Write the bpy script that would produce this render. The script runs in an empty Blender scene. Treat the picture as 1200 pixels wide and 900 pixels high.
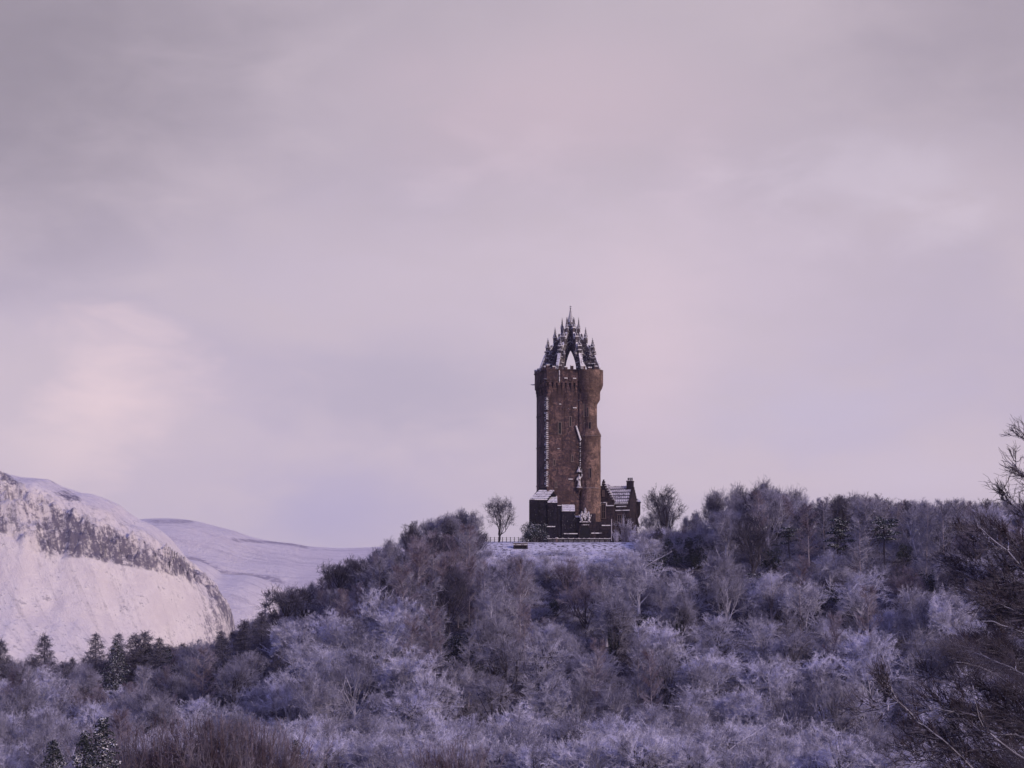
import bpy, bmesh, math, random
import numpy as np
from mathutils import Vector, Matrix

# ------------------------------------------------------------------ camera, sky, sun, exposure
scene = bpy.context.scene
K = 2.445e-4            # radians per photo pixel (1200 px wide)
PX0, PY0 = 600.0, 880.0 # photo pixel of the horizon point straight ahead
cam_d = bpy.data.cameras.new('camera')
cam = bpy.data.objects.new('camera', cam_d)
scene.collection.objects.link(cam)
cam.location = (0, 0, 0)
cam.rotation_euler = (math.radians(90), 0, 0)
cam_d.sensor_width = 36.0
cam_d.lens = 36.0 / (1200 * K)
cam_d.shift_y = (PY0 - 450) / 1200
cam_d.clip_start = 1.0
cam_d.clip_end = 60000
cam_d.dof.use_dof = True
cam_d.dof.focus_distance = 900
cam_d.dof.aperture_fstop = 5.6
scene.camera = cam

vs = scene.view_settings
vs.view_transform = 'Standard'
vs.look = 'None'
vs.exposure = 0.0
vs.gamma = 1.0

SUN_EL, SUN_AZ = 17.0, 132.0     # azimuth clockwise from +Y (the view direction)
world = bpy.data.worlds.new('World')
scene.world = world
world.use_nodes = True
wt = world.node_tree
for n in list(wt.nodes): wt.nodes.remove(n)

class NT:
    """tiny helper around a node tree"""
    def __init__(s, tree): s.t = tree
    def n(s, typ, **kw):
        nd = s.t.nodes.new(typ)
        for k, v in kw.items():
            if k.startswith('i_'):
                key = k[2:]
                key = int(key) if key.isdigit() else key.replace('_', ' ')
                nd.inputs[key].default_value = v
            else: setattr(nd, k, v)
        return nd
    def l(s, a, b): s.t.links.new(a, b)
    def math(s, op, a, b=None, clamp=False):
        nd = s.n('ShaderNodeMath', operation=op); nd.use_clamp = clamp
        for i, v in enumerate((a, b)):
            if v is None: continue
            if isinstance(v, (int, float)): nd.inputs[i].default_value = v
            else: s.l(v, nd.inputs[i])
        return nd.outputs[0]
    def vmath(s, op, a, b=None):
        nd = s.n('ShaderNodeVectorMath', operation=op)
        for i, v in enumerate((a, b)):
            if v is None: continue
            if isinstance(v, (tuple, list)): nd.inputs[i].default_value = v
            else: s.l(v, nd.inputs[i])
        return nd
    def mix(s, f, a, b):
        nd = s.n('ShaderNodeMix', data_type='RGBA')
        for idx, v in ((0, f), (6, a), (7, b)):
            if isinstance(v, (int, float)): nd.inputs[idx].default_value = v
            elif isinstance(v, (tuple, list)): nd.inputs[idx].default_value = (*v[:3], 1)
            else: s.l(v, nd.inputs[idx])
        return nd.outputs[2]
    def ramp(s, v, lo, hi, a=0.0, b=1.0, smooth=True):
        nd = s.n('ShaderNodeMapRange', interpolation_type='SMOOTHSTEP' if smooth else 'LINEAR')
        for i, x in zip((0, 1, 2, 3, 4), (v, lo, hi, a, b)):
            if isinstance(x, (int, float)): nd.inputs[i].default_value = x
            else: s.l(x, nd.inputs[i])
        return nd.outputs[0]
    def noise(s, vec, scale, detail=4, rough=.5, dist=0.0):
        nd = s.n('ShaderNodeTexNoise'); s.l(vec, nd.inputs['Vector'])
        nd.inputs['Scale'].default_value = scale; nd.inputs['Detail'].default_value = detail
        nd.inputs['Roughness'].default_value = rough; nd.inputs['Distortion'].default_value = dist
        return nd.outputs[0]

W = NT(wt)
tc = W.n('ShaderNodeTexCoord')
dirv = W.vmath('NORMALIZE', tc.outputs['Generated']).outputs[0]
sep = W.n('ShaderNodeSeparateXYZ'); W.l(dirv, sep.inputs[0])
sky = W.n('ShaderNodeTexSky', sky_type='NISHITA')
sky.sun_disc = False
sky.sun_elevation = math.radians(SUN_EL)
sky.sun_rotation = math.radians(SUN_AZ)
sky.altitude = 50; sky.air_density = 1.2; sky.dust_density = 3.0
# clouds: soft noise stretched sideways
st = W.vmath('MULTIPLY', dirv, (1.0, 1.0, 2.2)).outputs[0]
big = W.noise(st, 9.0, 4, .5, .6)
fine = W.noise(st, 34.0, 5, .55, .4)
cl = W.math('ADD', W.math('MULTIPLY', big, .72), W.math('MULTIPLY', fine, .28))
cl = W.ramp(cl, .30, .72)
lowc = W.mix(cl, (.52, .45, .58), (.62, .525, .60))
highc = W.mix(cl, (.41, .355, .42), (.50, .425, .49))
elev = W.ramp(W.math('ADD', sep.outputs[2], W.math('MULTIPLY', fine, .02)), .07, .235)
col = W.mix(elev, lowc, highc)
def blob(px, py, rx, ry, power=1.0, amt=1.0, warp=.5):
    d = Vector(((px - PX0) * K, 1, (PY0 - py) * K)).normalized()
    off = W.vmath('SUBTRACT', dirv, tuple(d)).outputs[0]
    off = W.vmath('MULTIPLY', off, (1 / (rx * K), 1.0, 1 / (ry * K))).outputs[0]
    ln = W.vmath('LENGTH', off).outputs['Value']
    ln = W.math('ADD', ln, W.math('MULTIPLY', W.math('SUBTRACT', fine, .5), warp * 2))
    ln = W.math('ADD', ln, W.math('MULTIPLY', W.math('SUBTRACT', big, .5), warp * 2))
    return W.ramp(ln, 1.0, 0.0, 0.0, amt)
for (px, py, rx, ry, c, amt, wp) in (
        (20, 40, 420, 330, (.27, .235, .285), .9, .25),
        (1190, 10, 330, 240, (.33, .285, .345), .75, .25),
        (660, 120, 330, 130, (.56, .45, .52), .75, .4),
        (760, 330, 380, 200, (.64, .535, .62), .6, .5),
        (480, 330, 330, 120, (.60, .51, .60), .5, .6),
        (480, 460, 210, 90, (.475, .42, .525), .8, .6),
        (400, 600, 190, 75, (.47, .42, .60), .75, .35),
        (122, 472, 160, 120, (.79, .625, .665), .95, .7),
        (60, 525, 190, 90, (.72, .595, .64), .6, .6),
        (1060, 210, 200, 90, (.62, .54, .63), .6, .8),
        (1120, 250, 130, 40, (.64, .555, .645), .5, .8),
        (950, 490, 260, 90, (.56, .495, .63), .7, .6),
        (760, 420, 120, 200, (.70, .56, .63), .6, .4),
        (1080, 560, 220, 50, (.63, .545, .66), .6, .4)):
    col = W.mix(blob(px, py, rx, ry, amt=amt, warp=wp), col, c)
zen = W.ramp(sep.outputs[2], .26, .60)             # unseen overhead sky, tinted blue-violet to cool the light on the woods
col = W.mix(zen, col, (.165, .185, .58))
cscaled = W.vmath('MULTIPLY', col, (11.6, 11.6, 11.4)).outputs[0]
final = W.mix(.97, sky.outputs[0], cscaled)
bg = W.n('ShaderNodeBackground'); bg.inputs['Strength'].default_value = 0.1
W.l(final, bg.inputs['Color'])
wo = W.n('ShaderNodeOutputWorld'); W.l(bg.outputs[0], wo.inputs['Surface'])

sun_d = bpy.data.lights.new('sun', 'SUN')
sun_d.energy = 2.5
sun_d.angle = math.radians(12)
sun_d.color = (1.0, .80, .68)
sun = bpy.data.objects.new('sun', sun_d)
scene.collection.objects.link(sun)
a, e = math.radians(SUN_AZ), math.radians(SUN_EL)
to_sun = Vector((math.sin(a) * math.cos(e), math.cos(a) * math.cos(e), math.sin(e)))
sun.rotation_euler = to_sun.to_track_quat('Z', 'Y').to_euler()
sun.location = to_sun * 300 + Vector((0, 500, 0))

# ------------------------------------------------------------------ helpers
COL = scene.collection
rng = np.random.default_rng(7)
random.seed(7)

def tag(o, label=None, cat=None, group=None, kind=None):
    if label: o['label'] = label
    if cat: o['category'] = cat
    if group: o['group'] = group
    if kind: o['kind'] = kind
    return o

def empty(name, loc=(0, 0, 0), rz=0.0):
    o = bpy.data.objects.new(name, None); COL.objects.link(o)
    o.location = loc; o.rotation_euler = (0, 0, rz); o.empty_display_size = .5
    return o

class Geo:
    """collects vertices and quads / triangles, builds one mesh"""
    def __init__(s): s.v = []; s.f = []; s.c = 0; s.m = []
    def add(s, verts, faces, mat=0):
        verts = np.asarray(verts, float); faces = np.asarray(faces, int)
        if len(faces) == 0: return
        s.v.append(verts); s.f.append(faces + s.c); s.c += len(verts)
        s.m.append(np.full(len(faces), mat))
    def mesh(s, name, mats, smooth=False):
        me = bpy.data.meshes.new(name)
        V = np.concatenate(s.v)
        loops = np.concatenate([f.ravel() for f in s.f])
        cnt = np.concatenate([np.full(len(f), f.shape[1]) for f in s.f])
        start = np.concatenate([[0], np.cumsum(cnt)[:-1]])
        me.vertices.add(len(V)); me.vertices.foreach_set('co', V.ravel())
        me.loops.add(len(loops)); me.loops.foreach_set('vertex_index', loops)
        me.polygons.add(len(cnt)); me.polygons.foreach_set('loop_start', start)
        me.polygons.foreach_set('loop_total', cnt)
        me.polygons.foreach_set('material_index', np.concatenate(s.m))
        me.polygons.foreach_set('use_smooth', np.full(len(cnt), smooth))
        for m in (mats if isinstance(mats, (list, tuple)) else [mats]): me.materials.append(m)
        me.update(calc_edges=True)
        return me
    def obj(s, name, mats, parent=None, smooth=False):
        o = bpy.data.objects.new(name, s.mesh(name, mats, smooth)); COL.objects.link(o)
        if parent: o.parent = parent
        return o
    # ---- shapes
    def box(s, x0, x1, y0, y1, z0, z1, mat=0, rz=0.0, c=(0, 0), top=None):
        """axis box, optional top=(x0,x1,y0,y1) for a tapered one, rotated rz round c"""
        t = top or (x0, x1, y0, y1)
        v = np.array([(x0, y0, z0), (x1, y0, z0), (x1, y1, z0), (x0, y1, z0),
                      (t[0], t[2], z1), (t[1], t[2], z1), (t[1], t[3], z1), (t[0], t[3], z1)], float)
        if rz:
            cc, ss = math.cos(rz), math.sin(rz)
            x, y = v[:, 0] - c[0], v[:, 1] - c[1]
            v[:, 0] = c[0] + x * cc - y * ss; v[:, 1] = c[1] + x * ss + y * cc
        s.add(v, [(3, 2, 1, 0), (4, 5, 6, 7), (0, 1, 5, 4), (1, 2, 6, 5), (2, 3, 7, 6), (3, 0, 4, 7)], mat)
    def lathe(s, prof, n=24, c=(0, 0), mat=0, a0=0.0, cap=True):
        ang = a0 + np.arange(n) * 2 * math.pi / n
        V = np.array([(c[0] + r * math.cos(t), c[1] + r * math.sin(t), z) for r, z in prof for t in ang])
        F = []
        for i in range(len(prof) - 1):
            for j in range(n):
                k = (j + 1) % n
                F.append((i * n + j, i * n + k, (i + 1) * n + k, (i + 1) * n + j))
        s.add(V, F, mat)
        if cap:
            for i, flip in ((0, True), (len(prof) - 1, False)):
                r, z = prof[i]
                if r > 1e-3:
                    ids = list(range(i * n, i * n + n))
                    vv = np.vstack([V[ids], [(c[0], c[1], z)]])
                    F = [((j + 1) % n, j, n) if flip else (j, (j + 1) % n, n) for j in range(n)]
                    s.add(vv, F, mat)
    def extrude(s, poly, y0, y1, frame=None, mat=0):
        """polygon in (x,z) extruded along y; frame = function (x,y,z)->point"""
        n = len(poly)
        v = [(x, y0, z) for x, z in poly] + [(x, y1, z) for x, z in poly]
        if frame: v = [frame(*p) for p in v]
        f4 = [(i, (i + 1) % n, n + (i + 1) % n, n + i) for i in range(n)]
        s.add(v, f4, mat)
        from mathutils.geometry import tessellate_polygon
        tri = tessellate_polygon([[Vector((x, z, 0)) for x, z in poly]])
        s.add(v, [tuple(t) for t in tri] + [tuple(n + i for i in reversed(t)) for t in tri], mat)
    def tubes(s, P0, P1, R0, R1, k=3, mat=0):
        P0 = np.asarray(P0, float); P1 = np.asarray(P1, float)
        R0 = np.broadcast_to(np.asarray(R0, float), (len(P0),)); R1 = np.broadcast_to(np.asarray(R1, float), (len(P0),))
        d = P1 - P0; L = np.linalg.norm(d, axis=1, keepdims=True); d = d / np.maximum(L, 1e-9)
        ref = np.where(np.abs(d[:, 2:3]) > .9, np.array([[1., 0, 0]]), np.array([[0., 0, 1.]]))
        u = np.cross(d, ref); u /= np.maximum(np.linalg.norm(u, axis=1, keepdims=True), 1e-9)
        w = np.cross(d, u)
        n = len(P0)
        ang = np.arange(k) * 2 * math.pi / k + .5
        ring = u[:, None, :] * np.cos(ang)[None, :, None] + w[:, None, :] * np.sin(ang)[None, :, None]
        A = P0[:, None, :] + ring * R0[:, None, None]
        B = P1[:, None, :] + ring * R1[:, None, None]
        V = np.concatenate([A, B], axis=1).reshape(-1, 3)
        j = np.arange(k); jn = (j + 1) % k
        F = np.stack([j, jn, k + jn, k + j], axis=1)[None] + (np.arange(n) * 2 * k)[:, None, None]
        s.add(V, F.reshape(-1, 4), mat)
    def leaves(s, P, size, mat=0, flat=0.0, r=None):
        """small quads at points P with random orientation (flat=1: lying)"""
        r = r or rng
        n = len(P)
        nrm = r.normal(size=(n, 3)); nrm[:, 2] = nrm[:, 2] * (1 - flat) + flat * 2.0
        nrm /= np.linalg.norm(nrm, axis=1, keepdims=True)
        t = r.normal(size=(n, 3)); u = np.cross(nrm, t); u /= np.linalg.norm(u, axis=1, keepdims=True)
        w = np.cross(nrm, u)
        sz = size * r.uniform(.6, 1.35, (n, 1))
        V = np.stack([P - u * sz * .5, P + w * sz * .32, P + u * sz * .5, P - w * sz * .32], axis=1).reshape(-1, 3)
        F = np.arange(4)[None] + (np.arange(n) * 4)[:, None]
        s.add(V, F, mat)

def mat_new(name):
    m = bpy.data.materials.new(name); m.use_nodes = True
    t = m.node_tree
    for n in list(t.nodes): t.nodes.remove(n)
    return m, NT(t)

def finish(N, color, rough=.9, normal=None, spec=.2):
    b = N.n('ShaderNodeBsdfPrincipled'); b.inputs['Roughness'].default_value = rough
    b.inputs['Specular IOR Level'].default_value = spec
    if isinstance(color, tuple): b.inputs['Base Color'].default_value = (*color, 1)
    else: N.l(color, b.inputs['Base Color'])
    if normal is not None: N.l(normal, b.inputs['Normal'])
    o = N.n('ShaderNodeOutputMaterial'); N.l(b.outputs[0], o.inputs[0])
    return b

SNOW = (.80, .79, .84)
RIME = (.71, .70, .87)

def bark_mat(name, c1, c2, frost, lo=.05, hi=.75, diffuse=True, nsc=.25):
    """bark with rime/snow: upper sides white, plus an even rime share"""
    m, N = mat_new(name)
    g = N.n('ShaderNodeNewGeometry'); sp = N.n('ShaderNodeSeparateXYZ'); N.l(g.outputs['Normal'], sp.inputs[0])
    oi = N.n('ShaderNodeObjectInfo')
    nz = N.noise(g.outputs['Position'], nsc, 3, .6)
    base = N.mix(oi.outputs['Random'], c1, c2)
    up = N.ramp(sp.outputs[2], lo, hi, 0, .8)
    rime = N.math('MULTIPLY', N.ramp(nz, .35, .65, frost * .25, min(1, frost * 1.6)), N.ramp(oi.outputs['Random'], 0, 1, .75, 1.2, False))
    f = N.math('MAXIMUM', N.math('MULTIPLY', up, N.ramp(nz, .25, .6, .5, 1)), rime, True)
    c = N.mix(f, base, RIME)
    if diffuse:
        d = N.n('ShaderNodeBsdfDiffuse'); N.l(c, d.inputs[0])
        o = N.n('ShaderNodeOutputMaterial'); N.l(d.outputs[0], o.inputs[0])
    else: finish(N, c)
    return m

M_BARK = bark_mat('dark_bark', (.018, .014, .022), (.030, .023, .032), .05, .3, .8)
M_TWIG_FROST = bark_mat('frosted_twigs', (.060, .054, .088), (.085, .076, .112), .62, .05, .65)
M_BARK_FROST = bark_mat('frosted_bark', (.035, .028, .042), (.05, .042, .058), .50, -.35, .35)
M_TWIG_GREY = bark_mat('grey_twigs', (.042, .036, .062), (.060, .050, .080), .30, .12, .8)
M_TWIG_DARK = bark_mat('dark_twigs', (.022, .018, .034), (.032, .025, .044), .07, .3, 1.0)
M_TWIG_BROWN = bark_mat('purple_brown_twigs', (.085, .050, .072), (.10, .062, .078), .20, .25, .95)
M_BARK_PALE = bark_mat('pale_bark', (.17, .14, .17), (.23, .19, .21), .15, .2, .9)
M_NEAR = bark_mat('near_bark', (.018, .012, .018), (.024, .015, .022), .02, -.25, .25, nsc=2.0)
M_NEAR_TWIG = bark_mat('near_twigs', (.014, .008, .014), (.024, .012, .020), .06, .3, .9, nsc=2.6)
M_RED = bark_mat('red_stems', (.050, .026, .030), (.075, .042, .042), .14, .3, 1.0)

def leaf_mat(name, c1, c2, snow_lo, snow_hi, amt=.9, sc=.8, r0=.35, r1=.6):
    m, N = mat_new(name)
    g = N.n('ShaderNodeNewGeometry'); sp = N.n('ShaderNodeSeparateXYZ'); N.l(g.outputs['Normal'], sp.inputs[0])
    nz = N.noise(g.outputs['Position'], sc, 3, .6)
    base = N.mix(nz, c1, c2)
    f = N.math('MULTIPLY', N.ramp(sp.outputs[2], snow_lo, snow_hi, 0, amt), N.ramp(nz, r0, r1, .12, 1))
    finish(N, N.mix(f, base, SNOW), .8)
    return m
M_NEEDLE = leaf_mat('pine_needles', (.012, .022, .022), (.022, .036, .030), .25, .7, .85)
M_IVY = leaf_mat('ivy_leaves', (.010, .016, .018), (.018, .026, .024), .55, .95, .45)
M_SNOWY = leaf_mat('snowy_needles', (.012, .020, .022), (.02, .03, .03), .2, .6, .9, .55, .46, .60)

# ------------------------------------------------------------------ terrain
def ss(t):
    t = np.clip(t, 0, 1); return t * t * (3 - 2 * t)
_rng2 = np.random.default_rng(3)
_w = [(_rng2.uniform(.4, 1.0), _rng2.uniform(0, 6.28), _rng2.uniform(0, 6.28)) for _ in range(14)]
def wob(x, y, L, k=0, n=6):
    s = 0
    for i in range(n):
        a, p, th = _w[(i + k) % 14]
        f = 2 * math.pi / L * (1 + i * .37)
        s = s + np.sin((x * math.cos(th) + y * math.sin(th)) * f + p) / (1 + i * .5)
    return s / 2.2
RX = np.array([-500, -300, -60, 0, 150, 250, 300, 350, 400, 450, 500, 540, 566, 600, 750, 800, 900, 1000, 1150, 1300, 1500, 1900]) 
RZ = np.array([-10, -2, 9, 12, 16, 22, 27, 35, 43, 49, 55, 58.5, 60, 60, 60, 60, 60, 60, 58, 54, 40, 0])
def ridge(X): return np.interp(X, (RX - 600) * .2445, RZ)
def ground(X, Y):
    X = np.asarray(X, float); Y = np.asarray(Y, float)
    Hh = ridge(X)
    y0 = 800 + 12 * np.sin(X / 31.) + 7 * np.sin(X / 13. + 1)
    y1 = 978 - 22 * ss((-X - 20) / 60) - 18 * ss((X - 45) / 40)
    t = (Y - y0) / (y1 - y0)
    prof = ss(t) * .45 + np.clip(t, 0, 1) * .55
    z = -13 + (Hh + 13) * prof
    back = ss((Y - 1040) / 260)
    z = z * (1 - back) + (-13) * back
    mask = ss(t * 4) * ss((1 - t) * 3) * 1.0
    z = z - np.clip(1000 - Y, 0, 70) * .075 * ss((Y - 930) / 40)      # the summit falls gently to its brow
    z = z + wob(X, Y, 47) * 1.6 * mask + wob(X, Y, 19, 5) * .5 * mask
    # brow below the monument: a short steep bank with a rounded lip
    # land under and behind the camera, kept well below the eye
    near = ss((260 - Y) / 200)
    z = z - near * 2.5
    # valley floor keeps still beyond the hill
    return z

def grid_mesh(name, xs, ys, fn, mats, parent=None, smooth=True, attrs=None):
    Xg, Yg = np.meshgrid(xs, ys)
    Z = fn(Xg, Yg)
    nx, ny = len(xs), len(ys)
    V = np.stack([Xg, Yg, Z], -1).reshape(-1, 3)
    i = np.arange(nx - 1)[None, :] + np.arange(ny - 1)[:, None] * nx
    F = np.stack([i, i + 1, i + nx + 1, i + nx], -1).reshape(-1, 4)
    g = Geo(); g.add(V, F)
    o = g.obj(name, mats, parent, smooth)
    return o, Xg, Yg, Z

# ground material: snow between leaf litter
m, N = mat_new('snowy_ground')
g_ = N.n('ShaderNodeNewGeometry')
n1 = N.noise(g_.outputs['Position'], .12, 5, .65)
n2 = N.noise(g_.outputs['Position'], .9, 5, .7)
n3 = N.noise(g_.outputs['Position'], 4.0, 3, .7)
patch = N.ramp(N.math('ADD', N.math('MULTIPLY', n1, .5), N.math('MULTIPLY', n2, .5)), .49, .70)
lit = N.mix(n2, (.022, .017, .026), (.055, .042, .052))
brow = N.n('ShaderNodeAttribute', attribute_name='brow')
patch = N.math('MAXIMUM', N.math('MULTIPLY', patch, .5), N.math('MULTIPLY', brow.outputs['Fac'], N.ramp(n2, .38, .52)))
lit = N.mix(N.ramp(n3, .52, .70), lit, (.30, .29, .36))
bmp = N.n('ShaderNodeBump'); bmp.inputs['Strength'].default_value = .8; bmp.inputs['Distance'].default_value = .5
N.l(n2, bmp.inputs['Height'])
finish(N, N.mix(patch, lit, (.66, .65, .72)), .9, bmp.outputs[0])
M_GROUND = m

xs = np.concatenate([np.linspace(-9000, -700, 16)[:-1], np.linspace(-700, -200, 40)[:-1], np.linspace(-200, 220, 281)[:-1], np.linspace(220, 700, 40)[:-1], np.linspace(700, 9000, 16)])
ys = np.concatenate([np.linspace(-2500, -200, 8)[:-1], np.linspace(-200, 700, 60)[:-1], np.linspace(700, 1320, 311)[:-1], np.linspace(1320, 3000, 20)[:-1], np.linspace(3000, 13500, 20)])
go, Xg_, Yg_, _ = grid_mesh('ground', xs, ys, ground, M_GROUND)
_a = go.data.attributes.new('brow', 'FLOAT', 'POINT')
_a.data.foreach_set('value', (ss((Xg_ + 12) / 6) * ss((42 - Xg_) / 8) * ss((Yg_ - 952 - 6 * np.sin(Xg_ / 7)) / 14) * ss((1040 - Yg_) / 10)).ravel())
tag(go, kind='structure')

# ------------------------------------------------------------------ mountains
def vnoise(x, y, seed, octaves=5, rough=.5, ridged=False):
    """value noise on arrays"""
    out = 0; amp = 1; tot = 0
    for o in range(octaves):
        xi = np.floor(x).astype(int); yi = np.floor(y).astype(int)
        fx = ss(x - xi); fy = ss(y - yi)
        def h(a, b):
            n = (a * 374761393 + b * 668265263 + (seed + o * 101) * 1274126177) & 0x7fffffff
            n = ((n ^ (n >> 13)) * 1274126177) & 0x7fffffff
            return ((n ^ (n >> 16)) & 0xffff) / 65535.0
        v = (h(xi, yi) * (1 - fx) + h(xi + 1, yi) * fx) * (1 - fy) + (h(xi, yi + 1) * (1 - fx) + h(xi + 1, yi + 1) * fx) * fy
        if ridged: v = 1 - np.abs(2 * v - 1)
        out = out + v * amp; tot += amp; amp *= rough; x = x * 2.03 + 17.1; y = y * 2.03 + 9.7
    return out / tot

YC = 4200.0; SC = YC * K
SILX = np.array([-900, -500, -200, -60, 0, 12, 25, 40, 55, 75, 95, 110, 125, 140, 150, 162, 175, 190, 202, 213, 225, 238, 250, 262, 269, 276, 290, 330, 420])
SILY = np.array([800, 640, 560, 545, 551, 556, 561, 561, 564, 571, 577, 580, 585, 592, 600, 608, 614, 621, 633, 646, 662, 674, 688, 702, 718, 745, 775, 840, 890])
def crag_band(px, py):
    """signed band: 1 inside the line of crags (in metres along the face)"""
    top = np.interp(px, [-100, 0, 30, 60, 95, 130, 170, 200, 225, 250, 272], [560, 553, 572, 585, 604, 616, 632, 642, 658, 682, 712])
    bot = np.interp(px, [-100, 0, 30, 50, 75, 100, 130, 180, 215, 240, 255, 272], [600, 622, 640, 650, 654, 655, 662, 671, 678, 690, 712, 742])
    return np.clip((py - top) / 10, 0, 1) * np.clip((bot - py) / 5, 0, 1)
def mountain_z(X, Y):
    px = X / SC + 600
    crest = (PY0 - np.interp(px, SILX, SILY)) * SC
    crest = crest + (vnoise(X / 70, Y * 0 + 3, 5, 6, .6) - .5) * 12
    d = (YC - Y)                       # metres toward the viewer
    base = -13.0
    Hc = np.maximum(crest - base, 1)
    # profile: rounded top, then crag step, then even scree
    w = Hc * 1.75 + 10
    t = np.clip(d / w, -1.2, 1)
    f = np.where(t >= 0, 1 - (t ** 1.25) * .30 - ss((t - .22) / .30) * .22 - np.clip((t - .25) / .75, 0, 1) ** .95 * .48, 1 - ss(-t / 1.2) * 1.0)
    z = base + Hc * np.clip(f, 0, 1)
    apy = PY0 - z / (Y * K); apx = X / (Y * K) + 600
    band = crag_band(apx, apy)
    rough = (vnoise(X / 26, Y / 26 + z / 26, 11, 5, .6, True) - .55)
    z = z + band * rough * 44 * np.clip(Hc / 120, 0, 1)
    # little gullies running down the scree
    g = vnoise((X * .81 + Y * .59) / 30, (X * .59 - Y * .81) / 300, 21, 4, .6) - .5
    z = z + g * 9 * np.clip(t * 3, 0, 1) * np.clip(Hc / 120, 0, 1) * np.where(d > 0, 1, 0)
    z = z + (vnoise(X / 90, Y / 90, 31, 6, .6) - .5) * 16 * np.clip(d / 60, 0, 1) * np.clip(Hc / 150, 0, 1)
    return z

def snow_hill_mat(name, rock_amt, scale, streak, rockc=(.095, .075, .10), along=(.59, -.81), srange=(.50, .66), scatter=.55):
    m, N = mat_new(name)
    g = N.n('ShaderNodeNewGeometry')
    at = N.n('ShaderNodeAttribute', attribute_name='crag')
    sp = N.n('ShaderNodeSeparateXYZ'); N.l(g.outputs['Normal'], sp.inputs[0])
    pos = g.outputs['Position']
    na = N.noise(pos, .026 * scale, 7, .75)
    nb = N.noise(pos, .15 * scale, 5, .85)
    # streaks along the fall line
    u = N.vmath('DOT_PRODUCT', pos, (along[0], along[1], 0)).outputs['Value']
    v_ = N.vmath('DOT_PRODUCT', pos, (-along[1], along[0], 0)).outputs['Value']
    cx = N.n('ShaderNodeCombineXYZ')
    N.l(N.math('MULTIPLY', v_, .075 * scale), cx.inputs[0]); N.l(N.math('MULTIPLY', u, .0075 * scale), cx.inputs[1])
    nc = N.noise(cx.outputs[0], 1.0, 6, .72)
    steep = N.ramp(sp.outputs[2], .95, .5)
    v = N.math('ADD', N.math('MULTIPLY', na, .40), N.math('MULTIPLY', nb, .60))
    cy = N.n('ShaderNodeCombineXYZ')
    N.l(N.math('MULTIPLY', v_, .16 * scale), cy.inputs[0]); N.l(N.math('MULTIPLY', u, .035 * scale), cy.inputs[1])
    v3 = N.math('ADD', N.math('MULTIPLY', v, .72), N.math('MULTIPLY', N.noise(cy.outputs[0], 1.0, 4, .7), .28))
    crag = N.math('MULTIPLY', N.ramp(at.outputs['Fac'], .0, .5), N.ramp(N.math('ADD', v3, N.math('MULTIPLY', at.outputs['Fac'], .085)), .487, .595))
    scat = N.math('MULTIPLY', N.ramp(v, .54, .61), scatter)
    stre = N.math('MULTIPLY', N.math('MULTIPLY', N.ramp(nc, srange[0], srange[1]), N.ramp(v, .42, .58)), streak)
    f = N.math('MAXIMUM', N.math('MULTIPLY', crag, rock_amt), N.math('MAXIMUM', scat, stre), True)
    snow = N.mix(N.ramp(na, .35, .65), (.80, .735, .72), (.93, .87, .83))
    c = N.mix(f, snow, N.mix(nb, rockc, tuple(x * 2.0 for x in rockc)))
    b = N.n('ShaderNodeBump'); b.inputs['Strength'].default_value = 1.0; b.inputs['Distance'].default_value = 5.0 / scale
    N.l(N.math('ADD', v, N.math('MULTIPLY', nc, .6)), b.inputs['Height'])
    finish(N, c, .9, b.outputs[0])
    return m

def set_attr(o, name, arr):
    a = o.data.attributes.new(name, 'FLOAT', 'POINT')
    a.data.foreach_set('value', np.asarray(arr, float).ravel())

mo, Xm, Ym, Zm = grid_mesh('crag_mountain', np.linspace(-1350, -140, 460), np.linspace(3500, 4900, 420), mountain_z, snow_hill_mat('mountain_snow', .90, 1.0, .55, (.055, .045, .075)))
apy = PY0 - Zm / (Ym * K); apx = Xm / (Ym * K) + 600
b1 = crag_band(apx, apy)
b2 = np.exp(-(((apx - 80) / 16) ** 2 + ((apy - 582 - (apx - 80) * .35) / 5) ** 2)) * .9    # small outcrop near the top
b3 = np.exp(-(((apx - 15) / 22) ** 2 + ((apy - 565 - (apx - 15) * .8) / 5) ** 2)) * .9
b4 = np.exp(-(((apx - 10) / 22) ** 2 + ((apy - 620) / 5) ** 2)) * .8
dens = .45 + .55 * np.clip((apx - 20) / 60, 0, 1)
b1 = np.maximum(b1, .28 * np.clip((apy - np.interp(apx, SILX, SILY) - 6) / 8, 0, 1) * (apy < np.interp(apx, [0, 100, 200, 270], [640, 650, 660, 740])))
b1 = np.maximum(b1, .5 * np.clip((apx - 215) / 30, 0, 1) * (apy > 670))
set_attr(mo, 'crag', np.clip(np.maximum.reduce([b1 * dens * .85, b2, b3, b4]), 0, 1))
tag(mo, kind='structure')

YF = 9000.0; SF = YF * K
def far_z(X, Y):
    px = X / SF + 600
    c = np.interp(px, [-900, -200, 60, 130, 170, 185, 200, 215, 225, 240, 250, 262, 275, 290, 305, 320, 345, 362, 400, 440, 520, 700, 1000, 1500],
                  [760, 680, 630, 614, 608, 607.5, 607.5, 608.5, 610, 613, 616, 619, 622, 628, 632, 634.5, 637, 640.5, 642.5, 641, 640, 660, 700, 800])
    crest = (PY0 - c) * SF
    d = YF - Y
    Hc = crest + 13
    t = np.clip(d / (Hc * 3.6), -1, 1)
    f = 1 - np.abs(t) ** 1.2 * .75 - ss(np.abs(t)) * .25
    z = -13 + Hc * f
    # long shelves running across the face
    z = z + 3 * np.sin(z / 26 + X / 300) * np.clip(t * 4, 0, 1) * (1 - np.clip(t, 0, 1))
    z = z + (vnoise(X / 400, Y / 400, 51, 5) - .5) * 90 * np.clip(t * 3, 0, 1) * (1 - np.clip(t, 0, 1))
    return z
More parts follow.
